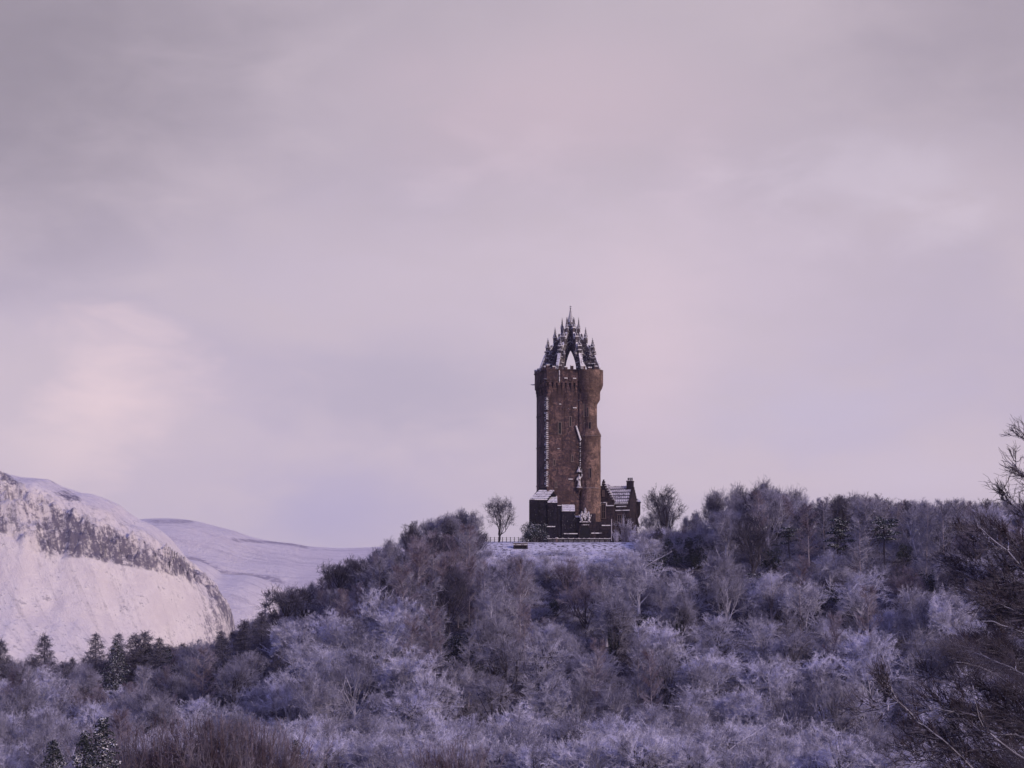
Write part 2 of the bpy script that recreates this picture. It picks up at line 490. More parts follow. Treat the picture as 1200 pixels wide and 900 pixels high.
fo, Xf, Yf, Zf = grid_mesh('far_hill', np.linspace(-5200, 3200, 400), np.linspace(6000, 11500, 260), far_z, snow_hill_mat('far_hill_snow', .7, .35, .40, (.13, .105, .14), (1, 0), (.45, .62), .35))
apy = PY0 - Zf / (Yf * K); apx = Xf / (Yf * K) + 600
l1 = np.interp(apx, [210, 235, 250, 265, 290, 310, 330, 345], [652, 657, 664, 672, 674, 676, 682, 690])
l2 = np.interp(apx, [230, 285, 305, 320, 345, 365], [632, 632, 634, 634.5, 637.5, 641])
at = np.maximum(np.exp(-((apy - l1) / 2.2) ** 2) * ((apx > 215) & (apx < 345)), np.exp(-((apy - l2 - 1) / 1.6) ** 2) * ((apx > 275) & (apx < 365)))
at = np.maximum(at, .55 * np.exp(-((apy - 611) / 3) ** 2) * (apx > 170) * (apx < 230))
set_attr(fo, 'crag', at)
tag(fo, kind='structure')
# a low snowy shoulder in front of the far hill
YS = 6300.0; SS_ = YS * K
def shoulder_z(X, Y):
    px = X / SS_ + 600
    c = np.interp(px, [-200, 60, 150, 215, 235, 250, 262, 275, 290, 305, 322, 335, 350, 380, 430, 600], [640, 628, 640, 655, 658, 664, 673, 674, 674, 677, 684, 694, 712, 740, 770, 900])
    Hc = (PY0 - c) * SS_ + 13
    t = (YS - Y) / (Hc * 3.2 + 30)
    f = 1 - ss(np.abs(np.clip(t, -1, 1)))
    return -13 + Hc * f + (vnoise(X / 160, Y / 160, 61, 4) - .5) * 22 * np.clip(t * 3, 0, 1) * (1 - np.clip(t, 0, 1))
so, Xs, Ys_, Zs = grid_mesh('snowy_shoulder', np.linspace(-1700, 0, 220), np.linspace(5000, 7400, 150), shoulder_z, snow_hill_mat('shoulder_snow', .7, .5, .35, (.12, .10, .13), (.9, -.43), (.46, .62), .3))
set_attr(so, 'crag', .8 * np.exp(-((YS - Ys_) / 35) ** 2))
tag(so, kind='structure')

# ------------------------------------------------------------------ the air between
hz, Nh = mat_new('winter_haze')
pv = Nh.n('ShaderNodeVolumePrincipled')
pv.inputs['Color'].default_value = (.76, .71, .98, 1)
pv.inputs['Density'].default_value = 3.2e-5
ho = Nh.n('ShaderNodeOutputMaterial'); Nh.l(pv.outputs[0], ho.inputs['Volume'])
G = Geo(); G.box(-9100, 9100, -2600, 13600, -25, 700)
haze = G.obj('haze', hz); tag(haze, kind='stuff')

# ------------------------------------------------------------------ the monument
TZ = 60.0
TX, TY = (663 - 600) * .2445, 1000.0
def zz(py): return (635 - py) * .2445          # height above the tower's foot

def stone_mat(name, c1, c2, c3, mortar, scale=1.0, snow=.25, edge=(.45, .8), spk=(.70, .74)):
    """coursed rubble: brick pattern, block by block colour, rime on ledges"""
    m, N = mat_new(name)
    t = N.n('ShaderNodeTexCoord'); g = N.n('ShaderNodeNewGeometry')
    sn = N.n('ShaderNodeSeparateXYZ'); N.l(g.outputs['Normal'], sn.inputs[0])
    so = N.n('ShaderNodeSeparateXYZ'); N.l(t.outputs['Object'], so.inputs[0])
    cx = N.n('ShaderNodeCombineXYZ')
    N.l(N.math('ADD', so.outputs[0], so.outputs[1]), cx.inputs[0]); N.l(so.outputs[2], cx.inputs[1])
    br = N.n('ShaderNodeTexBrick'); N.l(cx.outputs[0], br.inputs['Vector'])
    br.inputs['Scale'].default_value = 1.0
    br.inputs['Brick Width'].default_value = .85 / scale; br.inputs['Row Height'].default_value = .42 / scale
    br.inputs['Mortar Size'].default_value = .025
    br.inputs['Color1'].default_value = (0, 0, 0, 1); br.inputs['Color2'].default_value = (1, 1, 1, 1)
    br.inputs['Mortar'].default_value = (.5, .5, .5, 1)
    mot = N.noise(t.outputs['Object'], 1.3, 4, .7)
    wea = N.noise(t.outputs['Object'], .16, 4, .6)
    c = N.mix(br.outputs['Color'], c1, c2)
    c = N.mix(N.ramp(mot, .42, .62), c, c3)
    c = N.mix(N.ramp(wea, .42, .62, 0, .75), c, tuple(x * .42 for x in c1))
    we2 = N.noise(t.outputs['Object'], .30, 5, .7)
    c = N.mix(N.ramp(we2, .52, .66, 0, .55), c, tuple(min(1, x * 1.35) for x in c2))
    mp = N.n('ShaderNodeMapping'); N.l(t.outputs['Object'], mp.inputs[0]); mp.inputs['Scale'].default_value = (1.1, 1.1, .09)
    stn = N.noise(mp.outputs[0], 1.0, 4, .65)           # long dark vertical streaks
    c = N.mix(N.ramp(stn, .50, .66, 0, .75), c, tuple(x * .3 for x in c1))
    big_ = N.noise(t.outputs['Object'], 2.0, 1, .3)
    c = N.mix(N.ramp(big_, .60, .66, 0, .6), c, tuple(x * .35 for x in c1))
    c = N.mix(br.outputs['Fac'], c, mortar)
    spk_ = N.noise(t.outputs['Object'], 2.6, 2, .5)
    f = N.math('MAXIMUM', N.ramp(sn.outputs[2], edge[0], edge[1], 0, .92), N.math('MULTIPLY', N.ramp(spk_, spk[0], spk[1]), snow))
    c = N.mix(f, c, SNOW)
    b = N.n('ShaderNodeBump'); b.inputs['Strength'].default_value = .7; b.inputs['Distance'].default_value = .12
    N.l(N.math('ADD', N.math('MULTIPLY', mot, .6), N.math('MULTIPLY', br.outputs['Fac'], -.6)), b.inputs['Height'])
    finish(N, c, .92, b.outputs[0])
    return m
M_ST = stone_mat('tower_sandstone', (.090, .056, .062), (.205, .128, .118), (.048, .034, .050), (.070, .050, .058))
M_ST2 = stone_mat('sunlit_turret_sandstone', (.22, .142, .122), (.37, .240, .195), (.10, .066, .068), (.13, .09, .085), snow=.3)  # lighter copy of the tower stone, sunlight on the turret mixed into its colours
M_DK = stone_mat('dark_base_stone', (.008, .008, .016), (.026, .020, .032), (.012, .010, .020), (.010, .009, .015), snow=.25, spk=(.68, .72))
M_CR = stone_mat('crown_stone', (.085, .07, .085), (.17, .14, .155), (.045, .037, .052), (.07, .057, .07), snow=.7, edge=(-.02, .35), spk=(.56, .70), scale=1.6)
M_LG = stone_mat('lodge_stone', (.034, .026, .036), (.075, .050, .056), (.024, .019, .030), (.04, .03, .038), snow=.2)
def plain(name, col, rough=.8, snow=None):
    m, N = mat_new(name)
    g = N.n('ShaderNodeNewGeometry')
    nz = N.noise(g.outputs['Position'], 3.0, 4, .7)
    c = N.mix(nz, tuple(x * .75 for x in col), tuple(min(1, x * 1.2) for x in col))
    if snow:
        sp = N.n('ShaderNodeSeparateXYZ'); N.l(g.outputs['Normal'], sp.inputs[0])
        c = N.mix(N.ramp(sp.outputs[2], snow[0], snow[1], 0, .95), c, SNOW)
    finish(N, c, rough)
    return m
m, N = mat_new('lying_snow')
g = N.n('ShaderNodeNewGeometry')
n_a = N.noise(g.outputs['Position'], 1.1, 5, .75); n_b = N.noise(g.outputs['Position'], 4.5, 4, .7)
sv = N.math('ADD', N.math('MULTIPLY', n_a, .6), N.math('MULTIPLY', n_b, .4))
b_ = N.n('ShaderNodeBump'); b_.inputs['Strength'].default_value = .6; b_.inputs['Distance'].default_value = .08; N.l(n_b, b_.inputs['Height'])
finish(N, N.mix(N.ramp(sv, .50, .58), (.78, .77, .81), (.14, .12, .15)), .85, b_.outputs[0])
M_SNOW = m
M_DARKVOID = plain('dark_glass', (.010, .010, .014), .25)
M_FRAME = plain('window_stone', (.15, .11, .11), snow=(.3, .7))
M_IRON = plain('dark_iron', (.02, .018, .022), snow=(.4, .8))
M_POLE = plain('pale_painted_pole', (.50, .46, .50), .5)
M_WOOD = plain('weathered_wood', (.045, .035, .04), snow=(.4, .8))
m, N = mat_new('rimed_carving')
g = N.n('ShaderNodeNewGeometry')
n_a = N.noise(g.outputs['Position'], 2.2, 5, .8)
b_ = N.n('ShaderNodeBump'); b_.inputs['Strength'].default_value = 1.0; b_.inputs['Distance'].default_value = .25; N.l(n_a, b_.inputs['Height'])
finish(N, N.mix(N.ramp(n_a, .47, .58), (.70, .68, .73), (.12, .10, .12)), .9, b_.outputs[0])
M_RIME = m

PHI = math.radians(13)
A = 6.95
tower = empty('stone_tower', (TX, TY, TZ), PHI)
tag(tower, 'tall square sandstone tower with crown spire and snow-lined corner, on the hilltop', 'tower')
def inv(px, depth_y=None):
    """local x of a point on the front face (y=-A) seen in photo column px"""
    wx = (px - 663) * .2445
    return (wx - A * math.sin(PHI)) / math.cos(PHI)
G = Geo()
ztop = zz(438)
G.box(-A, A, -A, A, -2, ztop)
# set-backs and slight plinth
G.box(-A - .25, A + .2, -A - .25, A + .2, -2, 6.5, top=(-A - .05, A + .05, -A - .05, A + .05))
# recessed bays read as shallow raised pilasters on the front
xl, xr = inv(655), inv(663)
G.box(inv(662) - .12, inv(662) + .12, -A - .14, -A, zz(520), zz(464))
G.box(inv(646) - .2, inv(646) + .2, -A - .10, -A, zz(480), zz(464))
G.box(inv(678), inv(686), -A - .5, -A, zz(512), zz(464))          # flat strip beside the turret
G.box(inv(663), inv(678), -A - .10, -A, zz(474), zz(466))       # lintel over the bay
for py, x0, x1 in ((486, 664, 679), (512, 643, 662), (531, 668, 679)):
    G.box(inv(x0), inv(x1), -A - .14, -A, zz(py) - .1, zz(py) + .1)
# ledges on the shaded side
for z in (16, 27, 36): G.box(-A - .18, -A, -A + .5, A, z, z + .25)
for i in range(70):                     # single projecting stones that caught a cap of snow
    x = rng.uniform(-A + .6, inv(678)); z = rng.uniform(4, zz(464))
    if rng.random() < .25: x = inv(678) - abs(rng.normal()) * .3; z = rng.uniform(zz(575), zz(518))
    w = rng.uniform(.08, .22); h = rng.uniform(.06, .12)
    G.box(x - w, x + w, -A - .16, -A, z - h, z + h)
wall = G.obj('wall', M_ST, tower)

# corner buttress with its snow-capped toothed stones
G = Geo()
G.box(-A - .35, -A + .55, -A - .35, -A + .55, -2, zz(466))
G.obj('corner_buttress', M_ST, tower)
n = 46
for i in range(n):
    z = zz(573) + (zz(470) - zz(573)) * i / (n - 1)
    G = Geo()
    if i % 2: G.box(-A - .50, -A + .10, -A - .55, -A + 1.9, z - .22, z + .02)
    else: G.box(-A - .50, -A + .30, -A - .55, -A + 1.0, z - .22, z + .02)
    if rng.random() < .85: G.box(-A - .56, -A + .05, -A - .60, -A + (1.9 if i % 2 else 1.0) * rng.uniform(.75, 1.05), z + .02, z + rng.uniform(.10, .18), mat=1)
    if i < n - 1 and i % 5 != 3: G.box(-A - .56, -A - .25, -A - .60, -A - .25, z + .17, z + (zz(470) - zz(573)) / (n - 1) - .22, mat=1)
    if i % 4 == 1 and i < n - 1: G.box(-A - .52, -A - .2, -A + 1.3, -A + 1.9, z + .15, z + .62, mat=1)
    G.obj('quoin_stone', [M_ST, M_SNOW], tower)

# stair turret on the right-hand corner (round)
wx, wy = (691.5 - 663) * .2445, -5.4
tcx = wx * math.cos(-PHI) - wy * math.sin(-PHI); tcy = wx * math.sin(-PHI) + wy * math.cos(-PHI)
prof = [(3.1, -2), (3.05, 3), (2.9, 4), (2.9, zz(514)), (3.0, zz(513.5)), (3.0, zz(512)), (2.5, zz(508)), (1.95, zz(503)), (1.85, zz(500)),
        (1.85, zz(478)), (2.0, zz(476)), (2.5, zz(473)), (2.75, zz(471)), (2.75, zz(463)), (2.9, zz(461)), (3.3, zz(458)), (3.6, zz(454)), (3.6, zz(437))]
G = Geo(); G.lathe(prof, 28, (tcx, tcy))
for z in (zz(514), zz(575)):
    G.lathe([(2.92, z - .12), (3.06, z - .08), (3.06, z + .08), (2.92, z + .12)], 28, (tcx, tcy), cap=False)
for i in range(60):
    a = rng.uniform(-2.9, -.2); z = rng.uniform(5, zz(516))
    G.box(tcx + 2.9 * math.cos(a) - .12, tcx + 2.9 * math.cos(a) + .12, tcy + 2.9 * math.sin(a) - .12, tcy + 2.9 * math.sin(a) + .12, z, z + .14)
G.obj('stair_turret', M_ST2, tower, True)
for o in (tower.children[-1],):
    for p in o.data.polygons: p.use_smooth = False
def turret_slit(px, py, h, w=.18, R=2.9):
    dx = (px - 691.5) * .2445
    a = -math.pi / 2 + math.asin(dx / R) - PHI
    cx, cy = tcx + R * math.cos(a), tcy + R * math.sin(a)
    z0, z1 = zz(py + h / 2), zz(py - h / 2)
    r = a + math.pi / 2
    G = Geo(); 
    G.box(cx - w - .14, cx - w, cy - .14, cy + .10, z0 - .1, z1 + .1, rz=r, c=(cx, cy))
    G.box(cx + w, cx + w + .14, cy - .14, cy + .10, z0 - .1, z1 + .1, rz=r, c=(cx, cy))
    G.box(cx - w - .14, cx + w + .14, cy - .16, cy + .10, z1 + .1, z1 + .28, rz=r, c=(cx, cy))
    G.box(cx - w - .2, cx + w + .2, cy - .24, cy + .10, z0 - .25, z0 - .1, rz=r, c=(cx, cy))
    o = G.obj('window', M_FRAME, tower)
    G = Geo(); G.box(cx - w, cx + w, cy - .07, cy + .05, z0 - .1, z1 + .1, rz=r, c=(cx, cy)); G.obj('pane', M_DARKVOID, o)
turret_slit(690.5, 507, 17, .28, 1.95 + .2)
turret_slit(691, 557.5, 10, .2)
turret_slit(688, 486, 9, .16, 1.85)
def front_window(px, py, w, h, sill=True, face=-A):
    x = inv(px); z = zz(py)
    G = Geo()
    G.box(x - w - .22, x - w, face - .13, face + .05, z - h, z + h)
    G.box(x + w, x + w + .22, face - .13, face + .05, z - h, z + h)
    G.box(x - w - .22, x + w + .22, face - .17, face + .05, z + h, z + h + .25)
    G.box(x - w - .3, x + w + .3, face - .26, face + .05, z - h - .25, z - h)
    o = G.obj('window', M_FRAME, tower)
    G = Geo(); G.box(x - w, x + w, face - .05, face + .02, z - h, z + h); G.obj('pane', M_DARKVOID, o)
front_window(655.5, 505, .38, 1.6)
front_window(649, 545, .16, .7)
front_window(670, 540, .16, .8)
front_window(668, 497, .20, 1.3)
front_window(651, 571, .16, .7)
front_window(684.5, 482, .22, 2.2, face=-A - .5)
front_window(684.5, 503, .12, 1.1, face=-A - .5)

# small arched snowy hood moulds on the shaft
G = Geo()
for (px, py, w) in ((673, 481, .55), (656, 477, .3), (679, 472, .4), (654, 529, .35), (668, 564, .6)):
    x = inv(px); z = zz(py)
    G = Geo(); G.box(x - w, x + w, -A - .3, -A, z - .12, z + .10)
    G.obj('hood_moulding', M_SNOW, tower)
# sloping snow-covered weathering running down to the turret shoulder
G = Geo()
xa, xb = inv(673.5), inv(679)
G.extrude([(xa, zz(502)), (xa + .35, zz(502)), (xb + .35, zz(518)), (xb, zz(519)), (xb - .3, zz(516))], -A - .75, -A - .05)
G.obj('weathering_slab', M_SNOW, tower)

for q in range(13):              # broken snow caught down the joint of shaft and turret
    z = zz(519) + (zz(553) - zz(519)) * (q + rng.uniform(0, .6)) / 13; h = rng.uniform(.15, .48); w = rng.uniform(.08, .24)
    G = Geo(); G.extrude([(xb - w, z), (xb + w * .8, z + h * .1), (xb + w * .5, z + h), (xb - w * .6, z + h * .8)], -A - .66, -A - .4); G.obj('snow_patch', M_SNOW, tower)
# corbel table under the parapet
AP = A + .45
for side in range(4):
    r = side * math.pi / 2
    for i in range(11):
        x = -A + .5 + i * (2 * A - 1.0) / 10
        G = Geo()
        G.box(x - .32, x + .32, -AP - .12, -A + .1, zz(456), zz(452), rz=r)
        G.box(x - .26, x + .26, -A - .30, -A + .1, zz(460), zz(456), rz=r)
        G.box(x - .20, x + .20, -A - .16, -A + .1, zz(464), zz(460), rz=r)
        if side == 0 or side == 3: G.obj('corbel', M_ST, tower)
# parapet
G = Geo()
z0, z1 = zz(452), zz(437.5)
G.box(-AP, AP, -AP, AP, z0, z1)
G.box(-AP - .15, AP + .15, -AP - .15, AP + .15, zz(449) - .12, zz(449) + .12)
G.box(-AP - .2, AP + .2, -AP - .2, AP + .2, z1, z1 + .3)
for side in range(4):
    r = side * math.pi / 2
    G.box(-.9, .9, -AP - .28, -AP, zz(450), zz(445), rz=r)
G.obj('parapet', M_ST, tower)
top0 = z1 + .3
for side in range(4):                      # open wall-head between the ribs
    r = side * math.pi / 2
    for i in range(9):
        x = -AP + .4 + i * (2 * AP - .8) / 8
        G = Geo(); G.box(x - .42, x + .42, -AP - .1, -AP + .45, top0, top0 + (.55 if i % 2 else .95), rz=r)
        G.box(x - .46, x + .46, -AP - .14, -AP + .5, top0 + (.55 if i % 2 else .95), top0 + (.78 if i % 2 else 1.15), rz=r, mat=1)
        G.obj('merlon', [M_ST, M_SNOW], tower)
for sx, sy in ((-1, -1), (1, -1), (-1, 1), (1, 1)):     # gargoyles / spouts at the corners
    G = Geo(); G.tubes([(sx * AP, sy * AP, zz(449))], [(sx * (AP + .9), sy * (AP + .9), zz(449) + .1)], .16, .10, 6)
    G.obj('water_spout', M_IRON, tower)
G = Geo()
for px in (662, 672, 683.5):
    x = inv(px); G = Geo(); G.box(x - .45, x + .45, -AP - .5, -AP - .05, zz(447.5), zz(446.5)); G.obj('snow_cap', M_SNOW, tower)
G = Geo(); x = inv(654.5); G.box(x - .12, x + .12, -AP - .3, -AP, zz(452), zz(438)); G.obj('downpipe', M_RIME, tower)

# imperial crown of eight flying ribs
ccx_w = (668.5 - 663) * .2445
ccx, ccy = ccx_w * math.cos(-PHI), ccx_w * math.sin(-PHI)
zb = top0
PINM = [M_CR, M_SNOW]
def pinnacle(parent, x, y, z0, z1, w, name='pinnacle', rz=0.0):
    """square shaft, gablets, crocketed spirelet and finial"""
    G = Geo(); H = z1 - z0
    G.box(x - w, x + w, y - w, y + w, z0, z0 + H * .36, rz=rz, c=(x, y))
    G.box(x - w * 1.3, x + w * 1.3, y - w * 1.3, y + w * 1.3, z0 + H * .34, z0 + H * .40, rz=rz, c=(x, y), mat=1)
    for k in range(4):
        r = rz + k * math.pi / 2
        c_, s_ = math.cos(r), math.sin(r)
        fr = lambda px, py, pz: (x + px * c_ - py * s_, y + px * s_ + py * c_, pz)
        G.extrude([(-w * 1.1, z0 + H * .40), (w * 1.1, z0 + H * .40), (0, z0 + H * .56)], -w * 1.15, -w * .75, fr)
    G.lathe([(w * .95, z0 + H * .40), (w * .5, z0 + H * .66), (w * .10, z0 + H * .95), (w * .10, z0 + H * .955)], 8, (x, y))
    for q in range(4):
        t = q / 4; zc = z0 + H * (.48 + .42 * t); rr = w * (.85 - .68 * t)
        for k in range(4):
            aa = rz + k * math.pi / 2 + math.pi / 4
            px, py = x + rr * math.cos(aa), y + rr * math.sin(aa); cs = w * .2
            G.box(px - cs, px + cs, py - cs, py + cs, zc - cs, zc + cs * .8)
    G.lathe([(.02, z0 + H * .93), (w * .34, z0 + H * .955), (.02, z0 + H)], 6, (x, y))
    G.obj(name, PINM, parent)
OFF = math.radians(20) - PHI
for k in range(8):
    a = OFF + k * math.pi / 4
    c_, s_ = math.cos(a), math.sin(a)
    def fr(r, y, z): return (ccx + r * 1.09 * c_ - y * s_, ccy + r * 1.09 * s_ + y * c_, z)
    G = Geo()
    prof = [(6.95, zb), (6.9, zb + 1.6), (6.75, zb + 5.3), (5.95, zb + 5.9), (4.9, zb + 7.4), (4.55, zb + 8.6), (3.6, zb + 9.1), (2.9, zb + 10.4),
            (2.45, zb + 11.6), (1.5, zb + 12.3), (.3, zb + 13.2), (.3, zb + 6.4), (1.2, zb + 5.9), (2.4, zb + 4.9), (3.7, zb + 3.2), (4.6, zb + 1.4), (4.9, zb)]
    G.extrude(prof, -.32, .32, fr)
    # foot buttress with sloping back
    G.extrude([(8.5, zb - .1), (8.4, zb + .8), (7.15, zb + 4.4), (6.7, zb + 4.4), (6.7, zb - .1)], -.42, .42, fr)
    # snow on the slopes
    G.extrude([(8.55, zb + .8), (7.2, zb + 4.55), (7.05, zb + 4.4), (8.4, zb + .65)], -.46, .46, fr, 1)
    G.extrude([(6.0, zb + 5.95), (4.85, zb + 7.6), (4.75, zb + 7.35), (5.85, zb + 5.7)], -.40, .40, fr, 1)
    G.extrude([(3.65, zb + 9.15), (2.85, zb + 10.6), (2.72, zb + 10.4), (3.5, zb + 8.95)], -.40, .40, fr, 1)
    # string courses round the pier
    for z in (1.7, 3.3, 5.2):
        G.extrude([(7.1, zb + z), (7.1, zb + z + .28), (5.35, zb + z + .28), (5.35, zb + z)], -.62, .62, fr, 0)
        G.extrude([(7.12, zb + z + .28), (7.12, zb + z + .42), (5.3, zb + z + .42), (5.3, zb + z + .28)], -.64, .64, fr, 1)
    # cross arch fins (cusps) on the underside
    G.extrude([(4.7, zb + 2.6), (5.2, zb + 4.6), (3.9, zb + 4.4)], -.22, .22, fr)
    for rr, zc in ((5.4, 6.9), (4.2, 9.0), (3.2, 10.3), (2.0, 12.2), (1.2, 12.9)):
        G.extrude([(rr - .15, zb + zc - .8), (rr + .15, zb + zc - .8), (rr + .22, zb + zc + .25), (rr, zb + zc + .55), (rr - .22, zb + zc + .25)], -.16, .16, fr, 0)
    rib = G.obj('crown_rib', PINM, tower)
    for rr, z0_, z1_, w in ((6.35, 5.2, 9.5, .46), (4.35, 7.9, 12.7, .40), (2.35, 10.6, 15.6, .31)):
        x, y, _ = fr(rr, 0, 0)
        pinnacle(rib, x, y, zb + z0_, zb + z1_, w, rz=a)
    for sd in (-1, 1):                    # pair of small pinnacles astride the pier
        x, y, _ = fr(6.1, sd * .95, 0)
        pinnacle(rib, x, y, zb + 3.4, zb + 6.6, .24, rz=a)
G = Geo()
G.lathe([(.9, zb + 6.3), (1.35, zb + 7.5), (1.15, zb + 9.5), (1.2, zb + 12.0), (1.0, zb + 12.6), (.95, zb + 14.2), (.75, zb + 15.0), (.32, zb + 17.0), (.16, zb + 18.0), (.14, zb + 18.2)], 8, (ccx, ccy), a0=OFF)
G.lathe([(1.1, zb + 14.1), (1.15, zb + 14.3), (.8, zb + 14.5)], 8, (ccx, ccy), a0=OFF, mat=1)
G.lathe([(.1, zb + 18.1), (.3, zb + 18.35), (.08, zb + 18.6), (.05, zb + 19.0)], 8, (ccx, ccy))
G.box(ccx - .3, ccx + .3, ccy - .06, ccy + .06, zb + 18.68, zb + 18.82)
sp_ = G.obj('central_spire', PINM, tower)
for k in range(8):
    a = OFF + (k + .5) * math.pi / 4
    pinnacle(sp_, ccx + 1.15 * math.cos(a), ccy + 1.15 * math.sin(a), zb + 11.6, zb + 15.6, .25, rz=a)
# ring arches joining neighbouring ribs
G = Geo()
for k in range(8):
    a0 = OFF + k * math.pi / 4; a1 = a0 + math.pi / 4
    for (r, z) in ((5.2, 5.0), (3.2, 8.4)):
        p = Vector((ccx + r * math.cos(a0), ccy + r * math.sin(a0), zb + z - .9)); q = Vector((ccx + r * math.cos(a1), ccy + r * math.sin(a1), zb + z - .9))
        mid = (p + q) / 2 + Vector((0, 0, .9))
        if r > 4 and (k in (4, 5, 6, 1, 2)) and k in (5, 1): continue
        G = Geo(); G.tubes([p, mid], [mid, q], .16, .16, 5); G.obj('tie_arch', M_CR, tower)

# niche statue on the corner, with canopy and bracket
def figure(parent, name, x, y, z, h, mat):
    """a robed, armed standing statue: one skinned body"""
    bm = bmesh.new()
    J = {'pel': (0, 0, .52), 'che': (0, 0, .74), 'nek': (0, -.01, .85), 'hed': (0, -.015, .93), 'kl': (-.06, -.02, .28), 'fl': (-.07, -.02, .02), 'kr': (.06, -.03, .28), 'fr': (.08, -.04, .02),
         'sl': (-.13, 0, .80), 'el': (-.19, -.03, .62), 'hl': (-.13, -.12, .50), 'sr': (.13, 0, .80), 'er': (.21, -.06, .88), 'hr': (.20, -.12, 1.04)}
    R = {'pel': .115, 'che': .125, 'nek': .05, 'hed': .068, 'kl': .065, 'fl': .045, 'kr': .065, 'fr': .045, 'sl': .06, 'el': .042, 'hl': .036, 'sr': .06, 'er': .042, 'hr': .036}
    E = [('pel', 'che'), ('che', 'nek'), ('nek', 'hed'), ('pel', 'kl'), ('kl', 'fl'), ('pel', 'kr'), ('kr', 'fr'), ('che', 'sl'), ('sl', 'el'), ('el', 'hl'), ('che', 'sr'), ('sr', 'er'), ('er', 'hr')]
    vs_ = {k: bm.verts.new((x + p[0] * h, y + p[1] * h, z + p[2] * h)) for k, p in J.items()}
    for a_, b_ in E: bm.edges.new((vs_[a_], vs_[b_]))
    me = bpy.data.meshes.new(name); bm.to_mesh(me); bm.free()
    me.materials.append(mat)
    o = bpy.data.objects.new(name, me); COL.objects.link(o); o.parent = parent
    md = o.modifiers.new('skin', 'SKIN')
    lay = me.skin_vertices[0] if me.skin_vertices else None
    if lay is None:
        return o
    for i, k in enumerate(J): lay.data[i].radius = (R[k] * h, R[k] * h); lay.data[i].use_root = (k == 'pel')
    sb = o.modifiers.new('sub', 'SUBSURF'); sb.levels = 1; sb.render_levels = 1
    return o
def figure_mesh(parent, name, x, y, z, h, mat):
    """statue from lathed robe, torso, arms, head welded in one mesh"""
    G = Geo()
    G.lathe([(.16 * h, z), (.13 * h, z + .3 * h), (.10 * h, z + .52 * h), (.145 * h, z + .74 * h), (.12 * h, z + .82 * h), (.045 * h, z + .86 * h), (.055 * h, z + .89 * h), (.075 * h, z + .94 * h), (.05 * h, z + .99 * h), (.01, z + 1.01 * h)], 10, (x, y))
    P = [((x - .13 * h, y, z + .78 * h), (x - .2 * h, y - .03 * h, z + .6 * h)), ((x - .2 * h, y - .03 * h, z + .6 * h), (x - .1 * h, y - .14 * h, z + .5 * h)),
         ((x + .13 * h, y, z + .78 * h), (x + .21 * h, y - .05 * h, z + .86 * h)), ((x + .21 * h, y - .05 * h, z + .86 * h), (x + .19 * h, y - .12 * h, z + 1.05 * h))]
    G.tubes([p for p, q in P], [q for p, q in P], .055 * h, .04 * h, 6)
    G.tubes([(x + .19 * h, y - .12 * h, z + .95 * h)], [(x + .17 * h, y - .14 * h, z + 1.45 * h)], .02 * h, .012 * h, 5)
    return G.obj(name, mat, parent, True)
sx_, sy_ = inv(677.5), -A - .75
st_ = figure_mesh(tower, 'statue', sx_, sy_, zz(573.5), 3.6, M_RIME)
G = Geo()
G.lathe([(.15, zz(580)), (.5, zz(577)), (.95, zz(575.5)), (1.05, zz(574.5)), (1.05, zz(574))], 10, (sx_, sy_ + .2)); G.lathe([(1.02, zz(574)), (.9, zz(573.4))], 10, (sx_, sy_ + .2), mat=1)
G.obj('statue_bracket', [M_ST, M_SNOW], tower)
G = Geo()
G.lathe([(.75, zz(556)), (.8, zz(555)), (.45, zz(553.5)), (.05, zz(549))], 8, (sx_, sy_ + .35))
G.obj('statue_canopy', M_RIME, tower)

# ------- dark masonry base in front of the tower: stepped masses with snowy stone roofs
def wl(px, py_or_y=0.0):  # world-x offset from the tower root for a photo column
    return (px - 663) * .2445
base = empty('stepped_base_wall', (TX, TY - 9.5, TZ - .6), 0)
tag(base, 'dark stepped masonry forecourt wall with snow-covered sloping copings at the tower foot', 'wall')
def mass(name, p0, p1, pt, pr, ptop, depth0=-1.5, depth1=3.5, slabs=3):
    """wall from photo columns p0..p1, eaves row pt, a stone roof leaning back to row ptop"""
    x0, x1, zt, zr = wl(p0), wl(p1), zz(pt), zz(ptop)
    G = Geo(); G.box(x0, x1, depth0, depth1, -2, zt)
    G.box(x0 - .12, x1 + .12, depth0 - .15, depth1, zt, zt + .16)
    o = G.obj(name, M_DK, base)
    # sloping coping built of overlapping stone courses, each with lying snow
    c = empty  # noqa
    G = Geo(); dy = (depth1 - depth0) / slabs; dz = (zr - zt - .16) / slabs
    for i in range(slabs):
        ya = depth0 + i * dy; za = zt + .16 + i * dz
        x0i = x0 + (wl(pr) - x0) * (i / slabs) if pr > p0 else x0
        G.add([(x0i, ya, za), (x1, ya, za), (x1, depth1, za), (x0i, depth1, za), (x0i, ya + dy, za + dz), (x1, ya + dy, za + dz), (x1, depth1, za + dz), (x0i, depth1, za + dz)],
              [(3, 2, 1, 0), (4, 5, 6, 7), (0, 1, 5, 4), (1, 2, 6, 5), (2, 3, 7, 6), (3, 0, 4, 7)])
        G.add([(x0i, ya - .08, za + .12), (x1 - .1, ya - .08, za + .12), (x1 - .1, ya + dy, za + dz + .12), (x0i, ya + dy, za + dz + .12), (x0i, ya - .08, za), (x1 - .1, ya - .08, za), (x1 - .1, ya + dy, za + dz), (x0i, ya + dy, za + dz)],
              [(0, 1, 2, 3), (7, 6, 5, 4), (0, 4, 5, 1), (1, 5, 6, 2), (2, 6, 7, 3), (3, 7, 4, 0)], mat=1 if (i % 2 == 0 or slabs < 2) else 0)
    G.obj('coping', [M_DK, M_SNOW], base)
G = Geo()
G.extrude([(wl(620), -2), (wl(641), -2), (wl(641), zz(587)), (wl(620), zz(587))], -1.5, 6, None)
